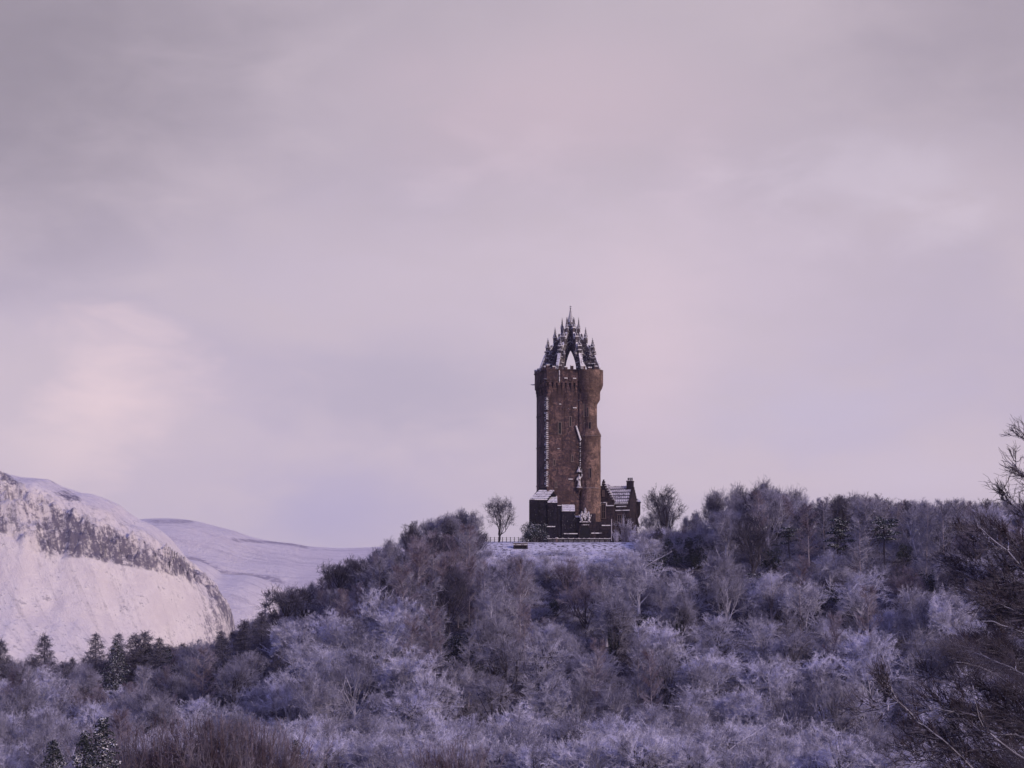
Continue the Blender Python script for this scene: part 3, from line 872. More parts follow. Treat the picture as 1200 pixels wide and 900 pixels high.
G.extrude([(wl(620), zz(587)), (wl(651), zz(587)), (wl(651), zz(580)), (wl(640), zz(572)), (wl(632), zz(572))], 1.2, 6, None)
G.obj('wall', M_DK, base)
G = Geo()
NC = 9
for i in range(NC):          # stone courses of the lean-to roof, each under its strip of snow
    t0, t1 = i / NC, (i + 1) / NC
    xl0 = wl(620 + 12 * t0); xr0 = wl(641 + 9 * t0); ya, yb = -1.7 + 2.9 * t0, -1.7 + 2.9 * t1; za, zb_ = zz(587 - 12 * t0), zz(587 - 12 * t1)
    xl1 = wl(620 + 12 * t1)
    G.add([(xl0, ya, za), (xr0, ya, za), (xr0, yb, zb_ - .12), (xl1, yb, zb_ - .12), (xl0, ya, za + .22), (xr0, ya, za + .22), (xr0, yb, zb_ + .1), (xl1, yb, zb_ + .1)],
          [(3, 2, 1, 0), (4, 5, 6, 7), (0, 1, 5, 4), (1, 2, 6, 5), (2, 3, 7, 6), (3, 0, 4, 7)], mat=0 if i % 2 else 1)
    G.add([(xl0, ya + .05, za - .6), (xr0, ya + .05, za - .6), (xr0, yb, za - .6), (xl1, yb, za - .6), (xl0, ya + .05, za), (xr0, ya + .05, za), (xr0, yb, zb_ - .12), (xl1, yb, zb_ - .12)],
          [(3, 2, 1, 0), (0, 1, 5, 4), (1, 2, 6, 5), (2, 3, 7, 6), (3, 0, 4, 7)], mat=0)
G.obj('coping', [M_DK, M_SNOW], base)
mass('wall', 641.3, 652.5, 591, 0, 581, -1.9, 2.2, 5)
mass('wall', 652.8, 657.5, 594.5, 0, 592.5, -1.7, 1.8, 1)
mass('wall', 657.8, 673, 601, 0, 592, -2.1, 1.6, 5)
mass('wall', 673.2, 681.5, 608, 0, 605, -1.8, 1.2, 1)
G = Geo()
for (p0, p1, q0, q1, d) in ((681.8, 697, 635, 603, -2.2), (697.2, 718, 635, 612, -1.2)):
    G.box(wl(p0), wl(p1), d, 2.0, -2, zz(q1))
G.obj('wall', M_LG, base)
G = Geo()
for (p0, p1, py, d) in ((660, 676, 626.3, -2.15), (691, 704, 625.7, -2.25), (640, 650, 618, -1.95), (704, 716, 616.5, -1.3)):
    G.box(wl(p0), wl(p1), d - .22, d + .1, zz(py) - .12, zz(py) + .12)
G.obj('string_course', M_SNOW, base)
# arched doorway
G = Geo(); xc, r_ = wl(684.5), 1.35
arc = [(xc - r_, -1.0), (xc - r_, zz(623))] + [(xc + r_ * math.cos(t), zz(623) + r_ * 1.1 * math.sin(t)) for t in np.linspace(math.pi, 0, 11)][1:-1] + [(xc + r_, zz(623)), (xc + r_, -1.0)]
G.extrude(arc[::-1], -2.32, -2.15)
dr = G.obj('arched_door', M_DARKVOID, base)
G = Geo()
for i, t in enumerate(np.linspace(0, math.pi, 11)):
    cx, cz = xc + 1.6 * math.cos(t), zz(623) + 1.75 * math.sin(t)
    G.box(cx - .2, cx + .2, -2.5, -2.2, cz - .2, cz + .2)
for s_ in (-1, 1): G.box(xc + s_ * 1.6 - .2, xc + s_ * 1.6 + .2, -2.48, -2.2, -1, zz(623))
G.obj('door_arch', M_LG, dr)
# snow-crusted heraldic panel: shield with crest and two supporters on a ledge
G = Geo(); xs_ = wl(684.8)
G.extrude([(xs_ - .75, zz(602.5)), (xs_ + .75, zz(602.5)), (xs_ + .7, zz(607)), (xs_, zz(611)), (xs_ - .7, zz(607))][::-1], -2.65, -2.2)
G.lathe([(.45, zz(602.5)), (.5, zz(601)), (.3, zz(600)), (.38, zz(598.5)), (.1, zz(596.5))], 9, (xs_, -2.4))
for s_ in (-1, 1):
    P = [((xs_ + s_ * .95, -2.45, zz(611.5)), (xs_ + s_ * 1.15, -2.45, zz(606.5))), ((xs_ + s_ * 1.15, -2.45, zz(606.5)), (xs_ + s_ * 1.0, -2.45, zz(602.5))),
         ((xs_ + s_ * 1.0, -2.45, zz(602.5)), (xs_ + s_ * .95, -2.45, zz(600.3))), ((xs_ + s_ * 1.05, -2.5, zz(604)), (xs_ + s_ * .6, -2.6, zz(602.6))),
         ((xs_ + s_ * 1.25, -2.45, zz(610)), (xs_ + s_ * 1.75, -2.45, zz(604.5)))]
    G.tubes([p for p, q in P], [q for p, q in P], [.34, .3, .26, .12, .1], [.3, .26, .2, .1, .14], 7)
G.box(xs_ - 1.6, xs_ + 1.6, -2.7, -2.1, zz(613.2), zz(612))
G.box(xs_ - 1.1, xs_ + 1.1, -2.6, -2.1, zz(616.6), zz(615.8))
hp = G.obj('carved_arms', M_RIME, base)

# ------- keeper's lodge with crow-stepped gable, chimney and corner turret
LR = math.radians(-20)
lodge = empty('stone_lodge', ((722 - 600) * .2445, 999.0, TZ), LR)
tag(lodge, "steep-roofed stone lodge with crow-stepped gables, against the tower's right side", 'building')
LX, LY = 5.25, 3.6
ze, zr_ = zz(592), zz(572)
G = Geo()
G.box(-LX, LX, -LY, LY, -2, ze)
G.extrude([(-LY, ze), (LY, ze), (0, zr_)], LX - .5, LX, lambda x, y, z: (y, x, z))       # right gable wall
G.extrude([(-LY, ze), (LY, ze), (0, zr_)], -LX, -LX + .5, lambda x, y, z: (y, x, z))
for sy in (-1, 1):
    for i in range(6):                     # crow steps on the right gable
        t = (i + .5) / 6
        y = sy * LY * (1 - t); z = ze + (zr_ - ze) * t
        G.box(LX - .55, LX + .08, y - .32, y + .32, z - .5, z + .42)
G.box(-LX - .1, LX + .1, -LY - .15, LY + .15, zz(606), zz(605))
G.obj('wall', M_LG, lodge)
# roof
G = Geo()
ov = .35
for sy in (-1, 1):
    v = [(-LX + .45, sy * (LY + ov), ze - .25), (LX - .52, sy * (LY + ov), ze - .25), (LX - .52, 0, zr_ + .05), (-LX + .45, 0, zr_ + .05)]
    w = [(a_, b_, c_ + .22) for a_, b_, c_ in v]
    G.add(v + w, [(0, 1, 2, 3), (7, 6, 5, 4), (0, 4, 5, 1), (1, 5, 6, 2), (2, 6, 7, 3), (3, 7, 4, 0)])
m, N = mat_new('snowy_slates')
t_ = N.n('ShaderNodeTexCoord')
br = N.n('ShaderNodeTexBrick'); mp = N.n('ShaderNodeMapping'); N.l(t_.outputs['Object'], mp.inputs[0])
mp.inputs['Rotation'].default_value = (math.radians(55), 0, 0)
N.l(mp.outputs[0], br.inputs['Vector']); br.inputs['Scale'].default_value = 1.0
br.inputs['Brick Width'].default_value = .6; br.inputs['Row Height'].default_value = .38; br.inputs['Mortar Size'].default_value = .06
br.inputs['Color1'].default_value = (.70, .68, .74, 1); br.inputs['Color2'].default_value = (.52, .50, .57, 1); br.inputs['Mortar'].default_value = (.05, .045, .06, 1)
nz = N.noise(t_.outputs['Object'], .9, 4, .7)
finish(N, N.mix(N.ramp(nz, .50, .68), br.outputs['Color'], (.07, .06, .08)), .8)
M_SLATE = m
roof = G.obj('roof', M_SLATE, lodge)
G = Geo(); G.box(-LX + .45, LX - .52, -.14, .14, zr_ + .2, zr_ + .42); G.obj('ridge', M_SNOW, roof)
# front crow-stepped gable
GX, GW = -2.35, 3.1
zg = zz(567)
zge = zz(590)
G = Geo()
G.box(GX - GW, GX + GW, -LY - 1.0, -LY + .2, -2, zge)
G.extrude([(GX - GW, zge), (GX + GW, zge), (GX, zg - .4)], -LY - 1.0, -LY - .4)
for sx in (-1, 1):
    for i in range(8):
        t = (i + .5) / 8
        x = GX + sx * GW * (1 - t); z = zge + (zg - .4 - zge) * t
        G.box(x - .27, x + .27, -LY - 1.06, -LY - .35, z - .5, z + .34)
        G.box(x - .29, x + .29, -LY - 1.1, -LY - .32, z + .34, z + .47, mat=1)
G.box(GX - .35, GX + .35, -LY - 1.1, -LY - .3, zg - .9, zg + .3); G.box(GX - .2, GX + .2, -LY - .9, -LY - .5, zg + .3, zg + .8)
G.obj('front_gable', [M_LG, M_SNOW], lodge)
G = Geo()
for sx in (-1, 1):
    v = [(GX + sx * (GW + .1), -LY - .35, zge - .1), (GX + sx * (GW + .1), 1.0, zge - .1), (GX, 1.0, zg - .45), (GX, -LY - .35, zg - .45)]
    w = [(a_, b_, c_ + .2) for a_, b_, c_ in v]
    G.add(v + w, [(0, 1, 2, 3), (7, 6, 5, 4), (0, 4, 5, 1), (1, 5, 6, 2), (2, 6, 7, 3), (3, 7, 4, 0)])
G.obj('gable_roof', M_SLATE, lodge)
def lodge_window(x, z, w, h, y=None, hood=True, face='f'):
    y = -LY if y is None else y
    G = Geo()
    G.box(x - w - .2, x - w, y - .12, y + .05, z - h, z + h); G.box(x + w, x + w + .2, y - .12, y + .05, z - h, z + h)
    G.box(x - w - .2, x + w + .2, y - .14, y + .05, z + h, z + h + .22)
    G.box(x - w - .3, x + w + .3, y - .25, y + .05, z - h - .2, z - h)
    G.box(x - .05, x + .05, y - .1, y, z - h, z + h); G.box(x - w, x + w, y - .09, y, z - .05, z + .05)
    if hood:
        G.box(x - w - .55, x + w + .55, y - .3, y + .05, z + h + .5, z + h + .72, mat=1)
        for s_ in (-1, 1): G.box(x + s_ * (w + .45) - .1, x + s_ * (w + .45) + .1, y - .28, y + .05, z + h - .3, z + h + .5, mat=1)
    o = G.obj('window', [M_FRAME, M_SNOW], lodge)
    G = Geo(); G.box(x - w, x + w, y - .05, y + .03, z - h, z + h); G.obj('pane', M_DARKVOID, o)
lodge_window(GX + .1, zz(601), .45, 1.9, -LY - 1.0)
lodge_window(GX + .1, zz(621.5), .45, 1.2, -LY - 1.0)
lodge_window(GX, zz(580), .14, .7, -LY - 1.0, False)
lodge_window(2.2, zz(610), .5, 1.2, -LY, False)
G = Geo()
for (x0, x1, z, y) in ((GX - GW - .1, GX - .9, zz(600.5), -LY - 1.0), (GX + .9, GX + GW + .1, zz(594.5), -LY - 1.0), (GX + GW + .3, LX, zz(600), -LY), (GX + GW + .5, LX - 1, zz(595.5), -LY), (GX + GW + .2, LX - .5, zz(591), -LY - .2)):
    G.box(x0, x1, y - .3, y + .05, z - .13, z + .13)
G.obj('string_course', M_SNOW, lodge)
# chimney on the right gable
G = Geo()
G.box(LX - 1.9, LX - .2, -.75, .75, zr_ - 1.6, zr_ + 1.5); G.box(LX - 2.0, LX - .1, -.85, .85, zr_ + 1.5, zr_ + 1.75); 
G.box(LX - 2.0, LX - .1, -.85, .85, zr_ + 1.75, zr_ + 1.87, mat=1)
ch = G.obj('chimney', [M_LG, M_SNOW], lodge)
for q in range(3):
    G = Geo(); G.lathe([(.22, zr_ + 1.87), (.2, zr_ + 2.5), (.26, zr_ + 2.55), (.26, zr_ + 2.65), (.12, zr_ + 2.66)], 10, (LX - 1.6 + .55 * q, 0)); G.obj('chimney_pot', M_LG, ch)
# bartizan
G = Geo(); bx, by = LX - .1, LY - .1
G.lathe([(.3, zz(608)), (.7, zz(605)), (.95, zz(603)), (.95, zz(590)), (1.15, zz(589.5)), (1.15, zz(588.5))], 14, (bx, by)); G.lathe([(1.12, zz(588.5)), (.7, zz(586.5)), (.1, zz(584.5))], 14, (bx, by), mat=1)
G.obj('corner_turret', [M_LG, M_SNOW], lodge)
G = Geo(); G.box(LX, LX + .9, LY - 1.9, LY - .9, zz(618), zz(603), top=(LX, LX + .1, LY - 1.9, LY - .9)); G.obj('buttress', M_LG, lodge); G = Geo(); G.box(LX + .0, LX + .95, -LY + .1, -LY + .9, -2, zz(612), top=(LX, LX + .2, -LY + .1, -LY + .9)); G.obj('buttress', M_LG, lodge)

# tall pale pole before the lodge
pole = empty('flag_pole', (wl(715) + TX, TY - 14, TZ - .95))
tag(pole, 'slender pale pole standing upright in front of the lodge', 'pole')
G = Geo(); G.lathe([(.16, -2), (.13, 0), (.10, zz(609.5)), (.02, zz(609.3))], 10); G.obj('shaft', M_POLE, pole)
G = Geo(); G.lathe([(.3, -1.5), (.3, .25), (.2, .3)], 10); G.obj('foot_collar', M_IRON, pole)
G = Geo(); G.lathe([(.03, zz(609.4)), (.17, zz(609)), (.03, zz(608.4))], 10); G.obj('finial', M_POLE, pole)

# terrace parapet with railing below the monument
rail = empty('terrace_railing', (TX, TY - 17, TZ - 1.15))
tag(rail, 'long low railing with a snow-topped rail along the terrace edge', 'railing')
xA, xB = wl(641), wl(713)
G = Geo(); G.box(xA, xB, -.1, .1, zz(632.2), zz(631.5)); G.box(xA, xB, -.13, .13, zz(631.5), zz(631.0), mat=1); G.obj('top_rail', [M_IRON, M_SNOW], rail)
G = Geo(); G.box(xA, xB, -.05, .05, zz(634.1), zz(633.7)); G.obj('lower_rail', M_RIME, rail)
for i, x in enumerate(np.linspace(xA, xB, 13)):
    G = Geo(); G.box(x - .1, x + .1, -.14, .14, -2, zz(631.2)); G.box(x - .14, x + .14, -.18, .18, zz(631.2), zz(630.4), mat=1); G.obj('post', [M_IRON, M_SNOW], rail)
G = Geo(); x = wl(651.5); G.box(x - .3, x + .3, -.3, .3, -2, zz(631)); G.box(x - .36, x + .36, -.36, .36, zz(631), zz(630), mat=1); G.obj('pillar', [M_FRAME, M_SNOW], rail)

# fence posts to the left of the monument
fn = empty('post_and_wire_fence', ((590 - 600) * .2445, 985, ground(-2.5, 985) + .2))
tag(fn, 'thin dark post and wire fence on the snowy brow left of the tower', 'fence')
for i, px in enumerate(np.linspace(566, 612, 11)):
    x = (px - 590) * .2445; gz = float(ground(x - 2.5, 985)) - fn.location.z
    G = Geo(); G.box(x - .09, x + .09, -.09, .09, gz - .6, gz + 1.5, rz=0); G.obj('post', M_WOOD, fn)
G = Geo()
for h in (.7, 1.25):
    pts = [((px - 590) * .2445, 0, float(ground((px - 600) * .2445, 985)) - fn.location.z + h) for px in np.linspace(566, 612, 12)]
    G.tubes(pts[:-1], pts[1:], .035, .035, 4)
G.obj('wire', M_WOOD, fn)

# dark timber bench-like platform on the brow
pf = empty('viewing_bench', ((610 - 600) * .2445 * .972, 972, float(ground(2.4, 972)) + .2))
tag(pf, 'low dark timber bench capped with snow at the left end of the bare brow', 'bench')
G = Geo(); G.box(-2.0, 2.0, -.5, .5, .55, .80); G.box(-2.0, 2.0, -.5, .5, .80, .95, mat=1); G.obj('seat', [M_WOOD, M_SNOW], pf)
G = Geo(); G.box(-2.0, 2.0, .4, .55, .1, 1.35); G.box(-2.02, 2.02, .38, .57, 1.35, 1.45, mat=1); G.obj('backrest', [M_WOOD, M_SNOW], pf)
for s_ in (-1.7, 1.7):
    G = Geo(); G.box(s_ - .1, s_ + .1, -.4, .4, -1.2, .55); G.obj('leg', M_WOOD, pf)
G = Geo(); G.box(-2.0, 2.0, -.3, .3, -.6, .5); G.obj('stone_plinth', M_DK, pf)

# ------------------------------------------------------------------ trees
def unit(v): return v / np.maximum(np.linalg.norm(v, axis=-1, keepdims=True), 1e-9)
def bez(p0, p1, bend, n, r, jit=0.0):
    p0 = np.asarray(p0, float); p1 = np.asarray(p1, float)
    c = (p0 + p1) / 2 + bend
    t = np.linspace(0, 1, n + 1)[:, None]
    P = (1 - t) ** 2 * p0 + 2 * t * (1 - t) * c + t * t * p1
    if jit: P[1:-1] += r.normal(size=P[1:-1].shape) * jit
    return P
def chain(G, P, ra, rb, k, mat=0):
    R = np.linspace(ra, rb, len(P))
    G.tubes(P[:-1], P[1:], R[:-1], R[1:], k, mat)
def spawn_twigs(G, starts, dirs, length, rad, r, side=2, bendup=.15, mat=0):
    """two-piece twigs with side twiglets, all at once"""
    n = len(starts)
    L = length * r.uniform(.55, 1.25, (n, 1))
    d = unit(dirs)
    m = starts + d * L * .5
    d2 = unit(d + r.normal(size=(n, 3)) * .28 + np.array([0, 0, bendup]))
    e = m + d2 * L * .5
    G.tubes(starts, m, rad, rad * .85, 3, mat); G.tubes(m, e, rad * .85, rad * .5, 3, mat)
    for k in range(side):
        t = r.uniform(.2, .9, (n, 1))
        s = np.where(t < .5, starts + (m - starts) * t * 2, m + (e - m) * (t * 2 - 1))
        dd = unit(d2 + r.normal(size=(n, 3)) * .65)
        G.tubes(s, s + dd * L * r.uniform(.3, .55, (n, 1)), rad * .7, rad * .45, 3, mat)

def broadleaf(seed, H=15., R=6.2, base=.28, n1=9, n2=6, n3=6, n4=11, tw=1.15, tr=.022, lump=.16, flat=1.0, trunk=.32, stems=1, droop=0., erect=.3):
    """bare broadleaf tree: returns (trunk Geo, crown Geo)"""
    r = np.random.default_rng(seed)
    T, C = Geo(), Geo()
    cz = H * (base + (1 - base) * .45); rz = (H - cz)
    ph = r.uniform(0, 6.28, 6)
    def env(u):
        az = np.arctan2(u[:, 1], u[:, 0]); el = u[:, 2]
        f = 1 + lump * (np.sin(3 * az + ph[0] + 2 * el) + .7 * np.sin(5 * az + ph[1] - 3 * el) + .6 * np.sin(4 * el + ph[2]))
        return f
    def clip(p, lim):
        c = np.array([0, 0, cz]); q = (p - c) / np.array([R, R, rz])
        u = unit(q[None])[0]; mx = env(u[None])[0] * lim
        n = np.linalg.norm(q)
        if q[2] < -.72: q[2] = -.72 + r.uniform(0, .3)
        if n > mx: q = q * mx / n
        return c + q * np.array([R, R, rz])
    stem_tops = []
    for s in range(stems):
        lean = r.normal(size=2) * (.35 if stems == 1 else 1.3)
        b = np.array([r.normal() * .25 * (stems > 1), r.normal() * .25 * (stems > 1), -1.2])
        P = bez(b, (lean[0], lean[1], H * (.62 if stems == 1 else .7)), r.normal(size=3) * .3, 7, r, .07)
        chain(T, P, trunk / stems ** .5 * 1.2, trunk * .38 / stems ** .5, 7)
        stem_tops.append(P)
    S, D = [], []
    for i in range(n1):
        P0 = stem_tops[i % stems]
        az = 2 * math.pi * (i / n1) * (1 + (stems > 1) * .3) + r.normal() * .35
        el = r.uniform(-.25, 1.0) if i > 1 else 1.3
        u = np.array([math.cos(az) * math.cos(el), math.sin(az) * math.cos(el), math.sin(el) * flat])
        tgt = clip(np.array([0, 0, cz]) + u * np.array([R, R, rz]) * r.uniform(.5, .66), .7)
        t0 = np.clip((.25 + .75 * max(0, el) / 1.5) * r.uniform(.75, 1.05), .3, 1)
        k = t0 * 7; a = int(min(k, 6)); st = P0[a] + (P0[a + 1] - P0[a]) * (k - a)
        if st[2] > tgt[2] - .3: st = P0[max(2, a - 2)]
        L1 = bez(st, tgt, np.array([0, 0, -.10 * np.linalg.norm(tgt - st)]) + r.normal(size=3) * .45, 5, r, .14)
        chain(T, L1, trunk * .45, trunk * .17, 5)
        for j in range(n2):
            k = r.uniform(.30, 1) * 5; a = int(min(k, 4)); st2 = L1[a] + (L1[a + 1] - L1[a]) * (k - a)
            tg2 = clip(tgt + r.normal(size=3) * np.array([R, R, rz]) * .40 + np.array([0, 0, erect * 1.3]), .88)
            L2 = bez(st2, tg2, r.normal(size=3) * .3, 3, r, .09)
            chain(T, L2, trunk * .20, trunk * .085, 4)
            for q in range(n3):
                k = r.uniform(.25, 1) * 3; a = int(min(k, 2)); st3 = L2[a] + (L2[a + 1] - L2[a]) * (k - a)
                tg3 = clip(tg2 + r.normal(size=3) * np.array([R, R, rz]) * .24 + np.array([0, 0, erect * .5]), .99)
                L3 = bez(st3, tg3, r.normal(size=3) * .14, 2, r)
                chain(C, L3, trunk * .075, tr * 1.15, 3)
                for z in range(n4):
                    t = r.uniform(.15, 1); p = L3[0] + (L3[2] - L3[0]) * t if t < .5 else L3[1] + (L3[2] - L3[1]) * (2 * t - 1)
                    S.append(p)
                    out = (p - np.array([0, 0, cz * .7]))
                    D.append(out / (np.linalg.norm(out) + .01) * .65 + r.normal(size=3) * .6 + np.array([0, 0, erect * .8 - droop]))
    spawn_twigs(C, np.array(S), np.array(D), tw, tr, r, 2, .1 - droop)
    return T, C

def birch(seed, H=17., R=2.9, n=46, tr=.020):
    """tall slim tree with a straight stem and rising fine branches"""
    r = np.random.default_rng(seed); T, C = Geo(), Geo()
    P = bez((0, 0, -1.2), (r.normal() * .5, r.normal() * .5, H), r.normal(size=3) * .4, 10, r, .05)
    chain(T, P, .20, .03, 6)
    S, D = [], []
    for i in range(n):
        t = .22 + .76 * (i + r.uniform()) / n
        k = t * 10; a = int(min(k, 9)); st = P[a] + (P[a + 1] - P[a]) * (k - a)
        az = r.uniform(0, 6.28); L = R * (1 - ((t - .45) / .62) ** 2 * .8) * r.uniform(.6, 1.1)
        end = st + np.array([math.cos(az) * L, math.sin(az) * L, L * r.uniform(.5, 1.1)])
        B = bez(st, end, np.array([0, 0, -.12 * L]), 3, r, .06)
        chain(C, B, .055, .022, 3)
        for z in range(34):
            tt = r.uniform(.15, 1) * 3; a = int(min(tt, 2)); p = B[a] + (B[a + 1] - B[a]) * (tt - a)
            S.append(p); D.append(unit((end - st)[None])[0] * .7 + r.normal(size=3) * .5 + np.array([0, 0, .15]))
    spawn_twigs(C, np.array(S), np.array(D), .95, tr, r, 1, .1)
    return T, C

def larch(seed, H=15., R=4.2, n=80, tr=.024, t_lo=.22):
    """bare larch: straight stem, whorls of drooping branches, upturned tips"""
    r = np.random.default_rng(seed); T, C = Geo(), Geo()
    P = bez((0, 0, -1.2), (r.normal() * .3, r.normal() * .3, H), r.normal(size=3) * .2, 8, r, .03)
    chain(T, P, .26, .03, 6)
    S, D = [], []
    for i in range(n):
        t = t_lo + (1 - t_lo) * (i + .5) / n
        k = t * 8; a = int(min(k, 7)); st = P[a] + (P[a + 1] - P[a]) * (k - a)
        az = i * 2.4 + r.normal() * .3; L = (R * ((1 - t) / (1 - t_lo)) ** .75 + .35) * r.uniform(.65, 1.12)
        end = st + np.array([math.cos(az) * L, math.sin(az) * L, L * r.uniform(-.12, .22)])
        B = bez(st, end, np.array([0, 0, -.20 * L]), 4, r, .05)
        chain(C, B, .06, .022, 3)
        m = int(12 + 12 * L)
        for z in range(m):
            tt = r.uniform(.12, 1) * 4; a = int(min(tt, 3)); p = B[a] + (B[a + 1] - B[a]) * (tt - a)
            S.append(p); dd = unit((end - st)[None])[0] * .55 + r.normal(size=3) * .55; dd[2] -= .25; D.append(dd)
    spawn_twigs(C, np.array(S), np.array(D), .8, tr, r, 2, -.05)
    return T, C

def pine(seed, H=14., n=11, spread=4.2, lo=.5, pads=240, leaf=.30, padr=1.35):
    """Scots pine: bare stem, level limbs and separate needle pads"""
    r = np.random.default_rng(seed); T, C = Geo(), Geo()
    P = bez((0, 0, -1.2), (r.normal() * .7, r.normal() * .7, H * .93), r.normal(size=3) * .5, 8, r, .08)
    chain(T, P, .30, .09, 7)
    pts = []
    for i in range(n):
        t = lo + (1 - lo) * (i + .6) / n
        k = t * 8; a = int(min(k, 7)); st = P[a] + (P[a + 1] - P[a]) * (k - a)
        az = i * 2.4 + r.normal() * .5; L = spread * (1.05 - .75 * ((t - lo) / (1 - lo)) ** 1.5) * r.uniform(.5, 1.1)
        end = st + np.array([math.cos(az) * L, math.sin(az) * L, L * r.uniform(.05, .35)])
        B = bez(st, end, np.array([0, 0, -.1 * L]), 3, r, .1); chain(T, B, .10, .035, 4)
        for c in range(3):
            q = B[3 - (c > 1)] + r.normal(size=3) * np.array([.8, .8, .3]); s = padr * r.uniform(.55, 1.1)
            x = r.normal(size=(pads, 3)); x = unit(x) * r.uniform(.35, 1, (pads, 1)) ** .5 * np.array([s, s, s * .42])
            x[:, 2] = np.abs(x[:, 2]) * .9 - .1 * s
            pts.append(q + x)
    C.leaves(np.concatenate(pts), leaf, 0, .35, r)
    return T, C

def fir(seed, H=13., R=3.6, n=70, leaf=.28, per=60):
    """dense evergreen cone with tiers of drooping boughs"""
    r = np.random.default_rng(seed); T, C = Geo(), Geo()
    chain(T, bez((0, 0, -1.2), (r.normal() * .2, 0, H), np.zeros(3), 6, r, .02), .26, .03, 6)
    pts = []
    for i in range(n):
        t = .08 + .92 * (i + .5) / n; az = i * 2.4 + r.normal() * .25
        L = (R * (1 - t) ** .8 + .3) * r.uniform(.7, 1.15)
        m = int(per * (.3 + L / R)); s = r.uniform(.1, 1, m) ** .7
        p = np.stack([math.cos(az) * L * s, math.sin(az) * L * s, H * t - .30 * L * s ** 1.6 + .08 * L], 1)
        p[:, :2] += np.array([-math.sin(az), math.cos(az)]) * (r.uniform(-1, 1, (m, 1)) * .30 * L * (1.15 - s[:, None]))
        p += r.normal(size=p.shape) * .10
        pts.append(p)
        T.tubes([(0, 0, H * t)], [(math.cos(az) * L * .9, math.sin(az) * L * .9, H * t - .2 * L)], .05, .02, 3)
    C.leaves(np.concatenate(pts), leaf, 0, .45, r)
    return T, C

def bushy(seed, H=6., R=3.0, n=9, per=330, leaf=.26):
    """rounded evergreen bush (holly, yew): several uneven leaf masses on short stems"""
    r = np.random.default_rng(seed); T, C = Geo(), Geo(); pts = []
    for i in range(n):
        c = np.array([r.normal() * R * .42, r.normal() * R * .42, H * r.uniform(.22, .82)]); s = R * r.uniform(.28, .52)
        T.tubes([(0, 0, -1.0)], [c], .10, .04, 4)
        x = unit(r.normal(size=(per, 3))) * r.uniform(.25, 1, (per, 1)) ** .45 * np.array([s, s, s * .95])
        pts.append(c + x)
    C.leaves(np.concatenate(pts), leaf, 0, .2, r)
    return T, C

def shrub_stems(seed, H=6., R=2.6, n=46, tr=.016, tw=.85, per=16):
    """willow-like clump: many upright stems from the ground"""
    r = np.random.default_rng(seed); T, C = Geo(), Geo(); S, D = [], []
    for i in range(n):
        a = r.uniform(0, 6.28); q = r.uniform(0, 1) ** .6 * R
        b = np.array([math.cos(a) * q * .3, math.sin(a) * q * .3, -.8]); e = np.array([math.cos(a) * q, math.sin(a) * q, H * r.uniform(.6, 1.05) * (1 - .25 * (q / R) ** 2)])
        e[:2] += r.normal(size=2) * H * .09
        P = bez(b, e, np.array([-math.cos(a), -math.sin(a), 0]) * q * .15 + r.normal(size=3) * H * .03, 4, r, .12)
        chain(T if i < 14 else C, P, .05, .018, 4)
        for z in range(per):
            t = r.uniform(.3, 1) * 4; k = int(min(t, 3)); p = P[k] + (P[k + 1] - P[k]) * (t - k)
            S.append(p); D.append(unit((e - b)[None])[0] * .8 + r.normal(size=3) * .38)
    spawn_twigs(C, np.array(S), np.array(D), tw, tr, r, 2, .15)
    return T, C

def ivy_on(seed, H=13., trunk_h=.75, n=2600, stems=3, leaf=.26):
    """ivy: leaf sleeves round the stem and lower limbs"""
    r = np.random.default_rng(seed); I = Geo(); pts = []
    for s in range(stems):
        a = r.uniform(0, 6.28); lean = r.uniform(.6, 2.4) * (s > 0)
        top = np.array([math.cos(a) * lean, math.sin(a) * lean, H * r.uniform(.45, trunk_h)])
        P = bez((0, 0, 0), top, np.zeros(3), 6, r, .1)
        t = r.uniform(0, 1, n // stems) ** .8 * 6; k = np.minimum(t.astype(int), 5); p = P[k] + (P[k + 1] - P[k]) * (t - k)[:, None]
        w = .75 * (1 + .5 * np.sin(t * 3 + a)) * (1 - t / 9)
        pts.append(p + unit(r.normal(size=p.shape)) * (r.uniform(.2, 1, len(p)) * w)[:, None])
    I.leaves(np.concatenate(pts), leaf, 0, .1, r)
    return I

class Kind:
    """one prototype tree: meshes for trunk, crown (and ivy) that copies share"""
    def __init__(s, name, cat, geos, mats, H, R, group):
        s.name, s.cat, s.H, s.R, s.group = name, cat, H, R, group
        s.parts = [(pn, g.mesh(name + '_' + pn, m)) for (pn, g), m in zip(geos, mats)]
COUNT = {}
PLACED = []
def place(kind, X, Y, scale=1.0, rz=None, z=None, label=None, sx=None, root_sink=.3):
    o = empty(kind.name, (X, Y, float(ground(X, Y)) - root_sink if z is None else z), random.uniform(0, 6.28) if rz is None else rz)
    o.rotation_euler[0] = random.gauss(0, .025); o.rotation_euler[1] = random.gauss(0, .025)
    o.scale = (scale * (sx or 1), scale * (sx or 1), scale)
    for pn, me in kind.parts:
        c = bpy.data.objects.new(pn, me); COL.objects.link(c); c.parent = o
    top = o.location.z + kind.H * scale
    PLACED.append((o, kind, X, Y, top, scale))
    tag(o, label, kind.cat, kind.group)
    return o

def tc_kind(name, cat, TC, mt, mc, H, R, group, extra=None):
    geos = [('trunk', TC[0]), ('crown', TC[1])]; mats = [mt, mc]
    if extra: geos.append(('ivy', extra)); mats.append(M_IVY)
    return Kind(name, cat, geos, mats, H, R, group)

